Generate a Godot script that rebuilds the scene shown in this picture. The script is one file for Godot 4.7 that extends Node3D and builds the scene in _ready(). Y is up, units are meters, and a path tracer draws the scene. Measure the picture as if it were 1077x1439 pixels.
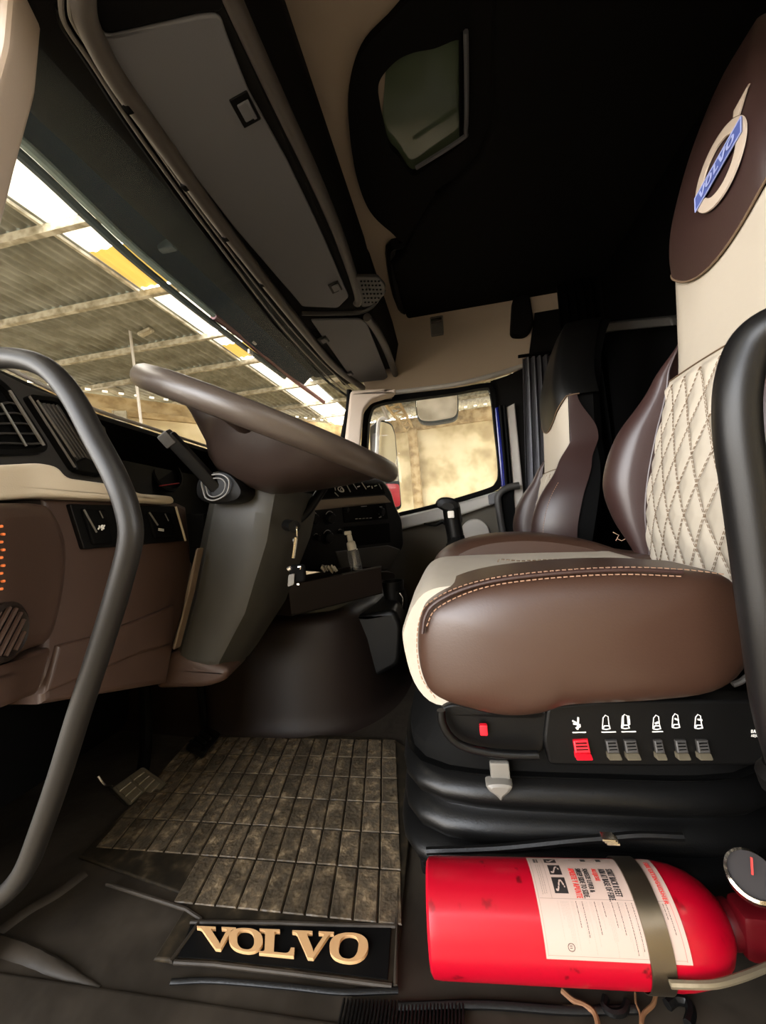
extends Node3D

# ---------------------------------------------------------------- camera model
const W := 1077.0
const H := 1439.0
const FOCAL := 560.0
const EYE := Vector3(0, 0.55, 0)
var axes: Basis            # columns: camera right, up, back in the world

func aim() -> void:
	var away = Vector3((640.0 - W / 2) / FOCAL, -(715.0 - H / 2) / FOCAL, -1.0).normalized()   # the cab's cross direction seen by the lens
	var up = Vector3(-0.087, 1, 0)
	up = (up - away * away.dot(up)).normalized()
	axes = Basis(away.cross(up), up, -away).transposed()

func ray(px: float, py: float) -> Vector3:
	return (axes * Vector3((px - W / 2) / FOCAL, -(py - H / 2) / FOCAL, -1.0))
func P(px: float, py: float, d: float) -> Vector3:          # on the plane z = -d
	var r = ray(px, py)
	return EYE + r * (d / -r.z)
func PX(px: float, py: float, x: float) -> Vector3:
	var r = ray(px, py)
	return EYE + r * (x / r.x)
func PY(px: float, py: float, y: float) -> Vector3:
	var r = ray(px, py)
	return EYE + r * ((y - EYE.y) / r.y)
func PL(px: float, py: float, plane: Plane) -> Vector3:
	var r = ray(px, py)
	return EYE + r * ((plane.d - plane.normal.dot(EYE)) / plane.normal.dot(r))
func poly(d: float, a: Array) -> PackedVector3Array:
	var o = PackedVector3Array()
	for i in range(0, a.size(), 2): o.append(P(a[i], a[i + 1], d))
	return o
func polyx(x: float, a: Array) -> PackedVector3Array:
	var o = PackedVector3Array()
	for i in range(0, a.size(), 2): o.append(PX(a[i], a[i + 1], x))
	return o
func polyy(y: float, a: Array) -> PackedVector3Array:
	var o = PackedVector3Array()
	for i in range(0, a.size(), 2): o.append(PY(a[i], a[i + 1], y))
	return o
func polyl(pl: Plane, a: Array) -> PackedVector3Array:
	var o = PackedVector3Array()
	for i in range(0, a.size(), 2): o.append(PL(a[i], a[i + 1], pl))
	return o
func smooth(p: PackedVector3Array, closed: bool, n := 6) -> PackedVector3Array:
	var o = PackedVector3Array()
	var m = p.size()
	for i in (m if closed else m - 1):
		var a = p[(i - 1 + m) % m] if closed or i > 0 else p[0] * 2 - p[1]
		var b = p[i]
		var c = p[(i + 1) % m]
		var d = p[(i + 2) % m] if closed or i + 2 < m else p[m - 1] * 2 - p[m - 2]
		for k in n:
			o.append(b.cubic_interpolate(c, a, d, float(k) / n))
	if not closed: o.append(p[m - 1])
	return o
func round_corners(p: PackedVector3Array, r: float, n := 4) -> PackedVector3Array:
	var o = PackedVector3Array()
	var m = p.size()
	for i in m:
		var b = p[i]
		var a = p[(i - 1 + m) % m]
		var c = p[(i + 1) % m]
		var ra = minf(r, a.distance_to(b) * 0.45)
		var rc = minf(r, c.distance_to(b) * 0.45)
		var s = b + (a - b).normalized() * ra
		var e = b + (c - b).normalized() * rc
		for k in n + 1:
			var t = float(k) / n
			o.append(s.lerp(b, t).lerp(b.lerp(e, t), t))
	return o
func table(t: Array, x: float) -> float:     # smooth look-up in [x, y, x, y ...]
	if x <= t[0]: return t[1]
	for i in range(0, t.size() - 2, 2):
		if x <= t[i + 2]:
			var k = (x - t[i]) / (t[i + 2] - t[i])
			var d: float = t[i + 2] - t[i]
			var s0: float = (t[i + 3] - t[i + 1]) / d if i == 0 else (t[i + 3] - t[i - 1]) / (t[i + 2] - t[i - 2])
			var s1: float = (t[i + 3] - t[i + 1]) / d if i + 4 >= t.size() else (t[i + 5] - t[i + 1]) / (t[i + 4] - t[i])
			var k2 = k * k
			var k3 = k2 * k
			return (2 * k3 - 3 * k2 + 1) * t[i + 1] + (k3 - 2 * k2 + k) * d * s0 + (3 * k2 - 2 * k3) * t[i + 3] + (k3 - k2) * d * s1
	return t[t.size() - 1]

# ---------------------------------------------------------------- mesh builder
class B:
	var v = PackedVector3Array()
	var t = PackedInt32Array()
	var u = PackedVector2Array()
	func tri(a: int, b: int, c: int) -> void: t.append_array([a, b, c])
	func quad(a: int, b: int, c: int, d: int) -> void: t.append_array([a, b, c, a, c, d])
	func rows(r: Array, closed := false, cap := false, uv := false) -> void:     # a skin over rows of points
		var s = v.size()
		var n: int = r[0].size()
		var m = r.size()
		for j in m:
			v.append_array(r[j])
			if uv:
				for i in n: u.append(Vector2(float(i) / (n - 1), float(j) / (m - 1)))
		for j in m - 1:
			for i in (n if closed else n - 1):
				var k = (i + 1) % n
				quad(s + j * n + i, s + (j + 1) * n + i, s + (j + 1) * n + k, s + j * n + k)
		if cap:
			fill(r[0], true)
			fill(r[m - 1], false)
	func fill(p: PackedVector3Array, flip := false) -> void:
		var nrm = Vector3.ZERO
		for i in p.size(): nrm += (p[i] - p[0]).cross(p[(i + 1) % p.size()] - p[0])
		if nrm.length() < 1e-12: return
		nrm = nrm.normalized()
		var e = (p[1] - p[0]).normalized()
		if e.length() < 0.5: e = nrm.cross(Vector3(0.3, 0.5, 0.8)).normalized()
		var f = nrm.cross(e)
		var q = PackedVector2Array()
		for x in p: q.append(Vector2(e.dot(x - p[0]), f.dot(x - p[0])) * 100.0)
		var tr = Geometry2D.triangulate_polygon(q)
		var s = v.size()
		v.append_array(p)
		if tr.is_empty():
			for i in range(1, p.size() - 1): tri(s, s + i, s + i + 1)
			return
		for i in range(0, tr.size(), 3):
			if flip: tri(s + tr[i], s + tr[i + 2], s + tr[i + 1])
			else: tri(s + tr[i], s + tr[i + 1], s + tr[i + 2])
	func inset(p: PackedVector3Array, nrm: Vector3, w: float) -> PackedVector3Array:
		var o = PackedVector3Array()
		var n = p.size()
		for i in n:
			var a = (p[i] - p[(i - 1 + n) % n]).normalized()
			var b = (p[(i + 1) % n] - p[i]).normalized()
			if a.length() < 0.5: a = b
			if b.length() < 0.5: b = a
			var m = (nrm.cross(a) + nrm.cross(b))
			if m.length() < 1e-6: m = nrm.cross(a)
			m = m.normalized()
			o.append(p[i] + m * w / maxf(0.4, m.dot(nrm.cross(b))))
		return o
	func prism(p: PackedVector3Array, ext: Vector3, bev := 0.0, steps := 3) -> void:   # bevelled extrusion
		var nrm = Vector3.ZERO
		for i in p.size(): nrm += (p[i] - p[0]).cross(p[(i + 1) % p.size()] - p[0])
		nrm = nrm.normalized()
		if bev <= 0.0:
			var far = PackedVector3Array()
			for x in p: far.append(x + ext)
			rows([p, far], true, true)
			return
		var l = ext.length()
		var dir = ext / l
		var list = []
		for k in steps + 1:
			var a = PI / 2 * k / steps
			list.append([bev * (1 - sin(a)), bev * (1 - cos(a))])
		for k in steps + 1:
			var a = PI / 2 * (steps - k) / steps
			list.append([bev * (1 - sin(a)), l - bev * (1 - cos(a))])
		var r = []
		for e in list:
			var q = inset(p, nrm, e[0])
			for i in q.size(): q[i] += dir * e[1]
			r.append(q)
		rows(r, true, true)
	func pillow(p: PackedVector3Array, dir: Vector3, steps: Array) -> void:     # [[scale about the middle, way along dir] ...]
		var c = Vector3.ZERO
		for x in p: c += x
		c /= p.size()
		var r = []
		for e in steps:
			var q = PackedVector3Array()
			for x in p: q.append(c + (x - c) * e[0] + dir * e[1])
			r.append(q)
		rows(r, true, true)
	func box(c: Vector3, size: Vector3, bs := Basis.IDENTITY, bev := 0.0) -> void:
		var h = size / 2
		bev = minf(bev, minf(h.x, minf(h.y, h.z)) * 0.9)
		for ax in 3:
			for sg in [-1.0, 1.0]:
				var i = (ax + 1) % 3
				var j = (ax + 2) % 3
				var ci = [-h[i], -h[i] + bev, h[i] - bev, h[i]] if bev > 0 else [-h[i], h[i]]
				var cj = [-h[j], -h[j] + bev, h[j] - bev, h[j]] if bev > 0 else [-h[j], h[j]]
				var r = []
				for a in cj:
					var line = PackedVector3Array()
					for b in ci:
						var q = Vector3.ZERO
						q[ax] = h[ax] * sg
						q[i] = b
						q[j] = a
						if bev > 0:
							var k = h - Vector3.ONE * bev
							var cl = q.clamp(-k, k)
							q = cl + (q - cl).normalized() * bev
						line.append(c + bs * q)
					r.append(line)
				if sg > 0: r.reverse()
				rows(r)
	func tube(path: PackedVector3Array, rad, seg := 10, closed := false, flat := 1.0, side := Vector3.ZERO) -> void:
		var n = path.size()
		var t0 = (path[1] - path[0]).normalized()
		var nn = side if side.length() > 0.5 else t0.cross(Vector3(0.31, 0.83, 0.47)).normalized()
		var r = []
		for i in n:
			var d = Vector3.ZERO
			if i > 0 or closed: d += (path[i] - path[(i - 1 + n) % n]).normalized()
			if i < n - 1 or closed: d += (path[(i + 1) % n] - path[i]).normalized()
			d = d.normalized()
			nn = (nn - d * d.dot(nn)).normalized()
			var bb = d.cross(nn)
			var q = PackedVector3Array()
			var ra: float = rad[i] if rad is Array else rad
			for k in seg:
				var a = TAU * k / seg
				q.append(path[i] + (nn * cos(a) + bb * sin(a) * flat) * ra)
			r.append(q)
		if closed: r.append(r[0])
		rows(r, true, not closed)
	func lathe(prof: Array, at: Vector3, axis: Vector3, seg := 24, cap := true) -> void:   # [[radius, way along axis] ...]
		var e = axis.cross(Vector3(0.2, 0.9, 0.4) if absf(axis.y) < 0.9 else Vector3(1, 0, 0)).normalized()
		var f = axis.cross(e)
		var r = []
		for p in prof:
			var q = PackedVector3Array()
			for k in seg:
				var a = TAU * k / seg
				q.append(at + axis * p[1] + (e * cos(a) + f * sin(a)) * p[0])
			r.append(q)
		rows(r, true, cap)
	func frame(outer: PackedVector3Array, inner: PackedVector3Array, ext: Vector3) -> void:   # a ring between two loops of as many points
		var n = outer.size()
		var o2 = PackedVector3Array()
		var i2 = PackedVector3Array()
		for k in n:
			o2.append(outer[k] + ext)
			i2.append(inner[k] + ext)
		rows([outer, inner, i2, o2, outer], true)
	func stitches(path: PackedVector3Array, w: float, dash: float, gap: float) -> void:    # short raised threads along a path
		var left = 0.0
		var on = true
		for i in path.size() - 1:
			var a = path[i]
			var b = path[i + 1]
			var l = a.distance_to(b)
			var x = 0.0
			while l - x > 1e-6:
				var s = minf(l - x, (dash if on else gap) - left)
				if on:
					var p0 = a.lerp(b, x / l)
					var p1 = a.lerp(b, (x + s) / l)
					var d = (b - a).normalized()
					var e = d.cross(Vector3(0.21, 0.4, 0.88)).normalized() * w
					var f = d.cross(e)
					rows([PackedVector3Array([p0 + e, p0 + f, p0 - e, p0 - f]), PackedVector3Array([p1 + e, p1 + f, p1 - e, p1 - f])], true)
				x += s
				left += s
				if left >= (dash if on else gap) - 1e-7:
					left = 0.0
					on = not on

func mesh(b: B, crease: float, off: Vector3) -> ArrayMesh:
	var n = b.t.size() / 3
	var fn = PackedVector3Array()
	var un = PackedVector3Array()
	var ids = {}
	var vid = PackedInt32Array()
	var around = []
	var vol = 0.0
	var mid = Vector3.ZERO
	for p in b.v:
		mid += p
		var k = Vector3i((p * 20000.0).round())
		if not ids.has(k):
			ids[k] = around.size()
			around.append(PackedInt32Array())
		vid.append(ids[k])
	mid /= maxf(1, b.v.size())
	for f in n:
		var a = b.v[b.t[f * 3]] - mid
		var c = b.v[b.t[f * 3 + 1]] - mid
		var d = b.v[b.t[f * 3 + 2]] - mid
		var x = (d - a).cross(c - a)
		vol += x.dot(a)
		fn.append(x)
		un.append(x.normalized())
		for k in 3: around[vid[b.t[f * 3 + k]]].append(f)
	var flip = vol < 0.0
	var cs = cos(deg_to_rad(crease))
	var vs = PackedVector3Array()
	var ns = PackedVector3Array()
	var us = PackedVector2Array()
	var has = b.u.size() == b.v.size()
	for f in n:
		if fn[f].length() < 1e-14: continue
		for k in 3:
			var i = b.t[f * 3 + (2 - k if flip else k)]
			var s = Vector3.ZERO
			for g in around[vid[i]]:
				if un[g].dot(un[f]) > cs: s += fn[g]
			s = s.normalized() if s.length() > 1e-16 else un[f]
			vs.append(b.v[i] - off)
			ns.append(-s if flip else s)
			if has: us.append(b.u[i])
	var arr = []
	arr.resize(Mesh.ARRAY_MAX)
	arr[Mesh.ARRAY_VERTEX] = vs
	arr[Mesh.ARRAY_NORMAL] = ns
	if has: arr[Mesh.ARRAY_TEX_UV] = us
	var am = ArrayMesh.new()
	if vs.size(): am.add_surface_from_arrays(Mesh.PRIMITIVE_TRIANGLES, arr)
	return am

# ---------------------------------------------------------------- objects
func top_of(n: Node) -> Node3D:
	var r = n
	while r.get_parent() != self and r != self: r = r.get_parent()
	return r as Node3D
func thing(called: String, label: String, category: String, at: Vector3, group := "") -> Node3D:
	var o = Node3D.new()
	o.name = numbered(called)
	add_child(o)
	o.position = at
	return tag(o, label, category, group)
func numbered(called: String) -> String:
	if not has_node(called): return called
	var k = 1
	while has_node("%s_%03d" % [called, k]): k += 1
	return "%s_%03d" % [called, k]
func tag(o: Node3D, label: String, category: String, group := "", kind := "") -> Node3D:
	o.set_meta("label", label)
	o.set_meta("category", category)
	if group: o.set_meta("group", group)
	if kind: o.set_meta("kind", kind)
	return o
func part(b: B, called: String, m: Material, parent: Node = null, crease := 38.0, label := "") -> MeshInstance3D:
	var o = MeshInstance3D.new()
	if parent == null:
		o.name = numbered(called)
		add_child(o)
		var lo = Vector3.INF
		var hi = -Vector3.INF
		for p in b.v:
			lo = lo.min(p)
			hi = hi.max(p)
		o.position = Vector3((lo.x + hi.x) / 2, lo.y, (lo.z + hi.z) / 2)
	else:
		var nm = called
		var k = 1
		while parent.has_node(nm):
			nm = "%s_%03d" % [called, k]
			k += 1
		o.name = nm
		parent.add_child(o)
	o.mesh = mesh(b, crease, (o if parent == null else top_of(parent)).position)
	if o.mesh.get_surface_count(): o.mesh.surface_set_material(0, m)
	if label: o.set_meta("label", label)
	return o
func struct(called: String, label: String, category: String, at: Vector3) -> Node3D:
	var o = thing(called, label, category, at)
	o.set_meta("kind", "structure")
	return o
func glyphs(b: B, text: String, place: Callable, serif := false, depth := 0.2) -> void:     # lettering; place maps (0..1, 0..1, depth) to the world
	var f = SystemFont.new()
	f.font_names = PackedStringArray(["Droid Serif" if serif else "Droid Sans"])
	f.font_weight = 700
	var tm = TextMesh.new()
	tm.font = f
	tm.text = text
	tm.font_size = 48
	tm.pixel_size = 0.02
	tm.depth = depth
	tm.curve_step = 3.0
	var a = tm.get_mesh_arrays()
	var vs: PackedVector3Array = a[Mesh.ARRAY_VERTEX]
	var lo = Vector3.INF
	var hi = -Vector3.INF
	for p in vs:
		lo = lo.min(p)
		hi = hi.max(p)
	var s = b.v.size()
	for p in vs:
		b.v.append(place.call((p.x - lo.x) / (hi.x - lo.x), (p.y - lo.y) / (hi.y - lo.y), (p.z - lo.z) / maxf(1e-6, hi.z - lo.z)))
	if a[Mesh.ARRAY_INDEX] != null and a[Mesh.ARRAY_INDEX].size():
		for i in a[Mesh.ARRAY_INDEX]: b.t.append(s + i)
	else:
		for i in vs.size(): b.t.append(s + i)

# ---------------------------------------------------------------- materials
var M = {}
var T = {}
func noise_image(sd: int, freq: float, oct: int, size := 256, kind := FastNoiseLite.TYPE_SIMPLEX_SMOOTH) -> Image:
	var n = FastNoiseLite.new()
	n.seed = sd
	n.noise_type = kind
	n.frequency = freq
	n.fractal_octaves = oct
	var im = n.get_seamless_image(size, size)
	im.convert(Image.FORMAT_RGB8)
	return im
func ramp(im: Image, stops: Array) -> ImageTexture:       # [value, colour, value, colour ...]
	var o = Image.create(im.get_width(), im.get_height(), false, Image.FORMAT_RGB8)
	for y in im.get_height():
		for x in im.get_width():
			var v = im.get_pixel(x, y).r
			var c: Color = stops[1]
			for i in range(0, stops.size() - 2, 2):
				if v >= stops[i]: c = stops[i + 1].lerp(stops[i + 3], clampf((v - stops[i]) / (stops[i + 2] - stops[i]), 0, 1))
			o.set_pixel(x, y, c)
	return ImageTexture.create_from_image(o)
func bump(im: Image, k: float) -> ImageTexture:
	var o = im.duplicate()
	o.bump_map_to_normal_map(k)
	return ImageTexture.create_from_image(o)
func mat(called: String, c: Color, rough: float, o := {}) -> StandardMaterial3D:
	var m = StandardMaterial3D.new()
	m.resource_name = called
	m.albedo_color = c
	m.roughness = rough
	m.cull_mode = BaseMaterial3D.CULL_DISABLED
	m.metallic = o.get("metal", 0.0)
	m.metallic_specular = o.get("spec", 0.5)
	if o.has("tex") or o.has("nrm") or o.has("rgh"):
		m.uv1_triplanar = true
		m.uv1_world_triplanar = o.get("world", false)
		m.uv1_scale = Vector3.ONE * float(o.get("scale", 4.0))
	if o.has("tex"): m.albedo_texture = T[o.tex]
	if o.has("rgh"): m.roughness_texture = T[o.rgh]
	if o.has("nrm"):
		m.normal_enabled = true
		m.normal_texture = T[o.nrm]
		m.normal_scale = o.get("nk", 0.5)
	if o.has("coat"):
		m.clearcoat_enabled = true
		m.clearcoat = o.coat
		m.clearcoat_roughness = o.get("coat_rough", 0.15)
	if o.has("glow"):
		m.emission_enabled = true
		m.emission = o.get("glow_color", c)
		m.emission_energy_multiplier = o.glow
	if o.has("alpha"):
		m.transparency = BaseMaterial3D.TRANSPARENCY_ALPHA
		m.albedo_color.a = o.alpha
	M[called] = m
	return m
func paints() -> void:
	var g = Color(1, 1, 1)
	var leather = noise_image(3, 0.09, 3, 256, FastNoiseLite.TYPE_CELLULAR)
	T.grain = bump(leather, 2.0)
	T.fine = bump(noise_image(4, 0.15, 3), 2.0)
	T.soft = ramp(noise_image(5, 0.012, 4), [0.25, Color(0.82, 0.82, 0.82), 0.75, g])
	T.wrinkle = bump(noise_image(6, 0.015, 4), 6.0)
	T.dirt = ramp(noise_image(7, 0.035, 6), [0.25, Color(0.54, 0.52, 0.49), 0.5, Color(0.63, 0.6, 0.555), 0.7, Color(0.77, 0.725, 0.65), 0.85, Color(1, 0.95, 0.86)])
	T.dirt_rough = ramp(noise_image(17, 0.03, 5), [0.3, Color(0.4, 0.4, 0.4), 0.7, Color(1, 1, 1)])
	T.plaster = ramp(noise_image(8, 0.012, 5), [0.2, Color(0.72, 0.66, 0.55), 0.42, Color(0.86, 0.81, 0.7), 0.55, Color(0.95, 0.91, 0.82), 0.8, Color(1, 0.98, 0.92)])
	T.sheet = ramp(noise_image(9, 0.02, 4), [0.25, Color(0.7, 0.68, 0.62), 0.75, g])
	T.scuff = ramp(noise_image(10, 0.05, 5), [0.0, g, 0.8, g, 0.86, Color(0.5, 0.35, 0.3), 1.0, Color(0.35, 0.25, 0.22)])
	mat("brown_leather", Color(0.228, 0.15, 0.11), 0.42, {"nrm": "grain", "nk": 0.2, "scale": 14.0, "coat": 0.12, "coat_rough": 0.35})
	mat("dark_leather", Color(0.2, 0.13, 0.118), 0.42, {"nrm": "grain", "nk": 0.2, "scale": 14.0, "coat": 0.15, "coat_rough": 0.35})
	mat("cream_leather", Color(0.675, 0.635, 0.575), 0.5, {"nrm": "wrinkle", "nk": 0.12, "scale": 3.0})
	mat("cream_thread", Color(0.6, 0.47, 0.38), 0.7)
	mat("brown_thread", Color(0.38, 0.3, 0.22), 0.8)
	mat("cream_plastic", Color(0.81, 0.755, 0.66), 0.42, {"nrm": "fine", "nk": 0.15, "scale": 10.0})
	mat("brown_plastic", Color(0.255, 0.185, 0.15), 0.5, {"nrm": "fine", "nk": 0.3, "scale": 16.0})
	mat("dark_brown_plastic", Color(0.12, 0.09, 0.075), 0.5, {"spec": 0.36, "nrm": "fine", "nk": 0.3, "scale": 16.0})
	mat("mid_grey", Color(0.4, 0.385, 0.36), 0.4)
	mat("beige_strip", Color(0.52, 0.46, 0.39), 0.5)
	mat("door_panel", Color(0.29, 0.265, 0.22), 0.6)
	mat("grey_plastic", Color(0.19, 0.183, 0.16), 0.5, {"nrm": "fine", "nk": 0.3, "scale": 16.0})
	mat("panel_grey", Color(0.36, 0.36, 0.37), 0.55, {"nrm": "fine", "nk": 0.3, "scale": 16.0})
	mat("bar_grey", Color(0.27, 0.25, 0.235), 0.5)
	mat("frame_grey", Color(0.2, 0.19, 0.18), 0.5, {"nrm": "fine", "nk": 0.3, "scale": 16.0})
	mat("light_grey_plastic", Color(0.7, 0.68, 0.65), 0.5, {"nrm": "fine", "nk": 0.2, "scale": 12.0})
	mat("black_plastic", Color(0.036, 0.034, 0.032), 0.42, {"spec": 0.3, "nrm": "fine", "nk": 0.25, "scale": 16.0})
	mat("matt_black", Color(0.028, 0.027, 0.026), 0.75, {"spec": 0.2})
	mat("black_rubber", Color(0.035, 0.034, 0.033), 0.36, {"spec": 0.36, "nrm": "fine", "nk": 0.2, "scale": 9.0})
	mat("shroud_lit_tan", Color(0.35, 0.29, 0.225), 0.55)
	mat("handle_rubber", Color(0.09, 0.081, 0.072), 0.45, {"spec": 0.4, "nrm": "fine", "nk": 0.4, "scale": 30.0})
	mat("headliner", Color(0.7, 0.63, 0.55), 0.95, {"nrm": "fine", "nk": 0.08, "scale": 9.0})
	mat("dark_liner", Color(0.055, 0.05, 0.045), 0.85, {"spec": 0.25, "nrm": "fine", "nk": 0.3, "scale": 20.0})
	mat("curtain_cloth", Color(0.4, 0.4, 0.42), 0.85, {"spec": 0.2})
	mat("black_cloth", Color(0.022, 0.022, 0.024), 0.8, {"spec": 0.15})
	mat("pillar_trim", Color(0.66, 0.6, 0.54), 0.6, {"nrm": "fine", "nk": 0.2, "scale": 12.0})
	mat("mat_rubber", Color(0.46, 0.425, 0.375), 0.5, {"spec": 0.3, "tex": "dirt", "nrm": "fine", "nk": 0.4, "scale": 3.0, "rgh": "dirt_rough", "world": true})
	mat("mat_rubber_dusty", Color(0.52, 0.48, 0.425), 0.5, {"spec": 0.3, "tex": "dirt", "nrm": "fine", "nk": 0.4, "scale": 4.3, "rgh": "dirt_rough", "world": true})
	mat("mat_groove", Color(0.25, 0.23, 0.2), 0.6, {"spec": 0.2, "tex": "dirt", "scale": 3.0, "world": true})
	mat("mat_letter", Color(0.72, 0.57, 0.4), 0.7, {"spec": 0.3})
	mat("floor_rubber", Color(0.2, 0.176, 0.148), 0.55, {"spec": 0.3, "tex": "soft", "nrm": "wrinkle", "nk": 0.3, "scale": 2.0, "world": true})
	mat("red_paint", Color(0.6, 0.0, 0.1), 0.38, {"spec": 0.4, "tex": "scuff", "scale": 2.2, "coat": 0.3, "coat_rough": 0.2})
	mat("red_plastic", Color(0.8, 0.07, 0.14), 0.4)
	mat("chrome", Color(0.8, 0.77, 0.72), 0.18, {"metal": 1.0})
	mat("steel", Color(0.5, 0.46, 0.4), 0.36, {"metal": 1.0, "nrm": "fine", "nk": 0.15, "scale": 20.0})
	mat("dull_steel", Color(0.5, 0.46, 0.38), 0.5, {"metal": 0.6, "nrm": "wrinkle", "nk": 0.3, "scale": 8.0})
	mat("white_plastic", Color(0.88, 0.86, 0.82), 0.45)
	mat("white_print", Color(0.9, 0.89, 0.86), 0.6)
	mat("dark_print", Color(0.12, 0.1, 0.1), 0.7)
	mat("red_print", Color(0.72, 0.18, 0.16), 0.7)
	mat("silver_thread", Color(0.72, 0.66, 0.6), 0.55)
	mat("blue_thread", Color(0.3, 0.36, 0.62), 0.6)
	mat("pale_blue_thread", Color(0.62, 0.66, 0.85), 0.6)
	mat("glass", Color(0.9, 0.95, 0.92), 0.02, {"alpha": 0.04, "spec": 0.15})
	mat("clear_plastic", Color(0.85, 0.85, 0.85), 0.05, {"alpha": 0.1})
	mat("tinted_glass", Color(0.3, 0.34, 0.26), 0.12, {"spec": 0.5})
	mat("visor_tint", Color(0.06, 0.115, 0.165), 0.45, {"spec": 0.12})
	mat("visor_edge", Color(0.6, 0.66, 0.63), 0.45)
	mat("visor_under", Color(0.2, 0.25, 0.26), 0.45)
	mat("visor_red", Color(0.42, 0.17, 0.18), 0.45)
	mat("blue_paint", Color(0.04, 0.1, 0.45), 0.22, {"coat": 0.6})
	mat("cowl_blue", Color(0.12, 0.17, 0.22), 0.3)
	mat("plaster_wall", Color(0.9, 0.88, 0.8), 0.9, {"tex": "plaster", "scale": 0.14, "world": true})
	mat("dim_wall", Color(0.62, 0.58, 0.48), 0.9, {"tex": "plaster", "scale": 0.14, "world": true})
	mat("roof_sheet", Color(0.53, 0.53, 0.48), 0.7, {"tex": "sheet", "scale": 0.3, "world": true})
	mat("steelwork", Color(0.7, 0.68, 0.61), 0.6, {"tex": "sheet", "scale": 0.6, "world": true})
	mat("timber_beam", Color(0.76, 0.7, 0.58), 0.8, {"tex": "plaster", "scale": 0.6, "world": true})
	mat("concrete", Color(0.72, 0.66, 0.58), 0.9, {"tex": "sheet", "scale": 0.3, "world": true})
	mat("skylight_glow", Color(0.95, 0.95, 0.9), 0.6, {"glow": 6.5, "glow_color": Color(1.0, 0.97, 0.9)})
	mat("skylight_yellow", Color(0.85, 0.65, 0.2), 0.6, {"glow": 2.6, "glow_color": Color(1.0, 0.88, 0.46)})
	mat("mirror_glass", Color(0.8, 0.8, 0.78), 0.03, {"metal": 1.0})
	mat("paper", Color(0.8, 0.78, 0.75), 0.8)
	mat("wire_brown", Color(0.4, 0.27, 0.16), 0.7)

func _ready() -> void:
	aim()
	var cam = Camera3D.new()
	cam.name = "camera"
	cam.fov = rad_to_deg(2.0 * atan(H / 2 / FOCAL))
	cam.near = 0.02
	cam.far = 200.0
	cam.transform = Transform3D(axes, EYE)
	add_child(cam)
	cam.current = true
	var sm = ProceduralSkyMaterial.new()
	sm.sky_top_color = Color(0.9, 0.92, 0.95)
	sm.sky_horizon_color = Color(1.0, 0.965, 0.91)
	sm.ground_horizon_color = Color(0.6, 0.54, 0.46)
	sm.ground_bottom_color = Color(0.4, 0.36, 0.3)
	sm.sky_energy_multiplier = 6.5
	var sky = Sky.new()
	sky.sky_material = sm
	var env = Environment.new()
	env.background_mode = Environment.BG_SKY
	env.sky = sky
	env.background_energy_multiplier = 1.0
	env.tonemap_mode = Environment.TONE_MAPPER_LINEAR
	env.tonemap_exposure = 0.24
	env.sdfgi_enabled = true
	env.ssao_enabled = true
	env.ssil_enabled = true
	var we = WorldEnvironment.new()
	we.name = "world"
	we.environment = env
	add_child(we)
	paints()
	shed()
	cab()
	dash()
	footwell()
	extinguisher()
	seats()

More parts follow.
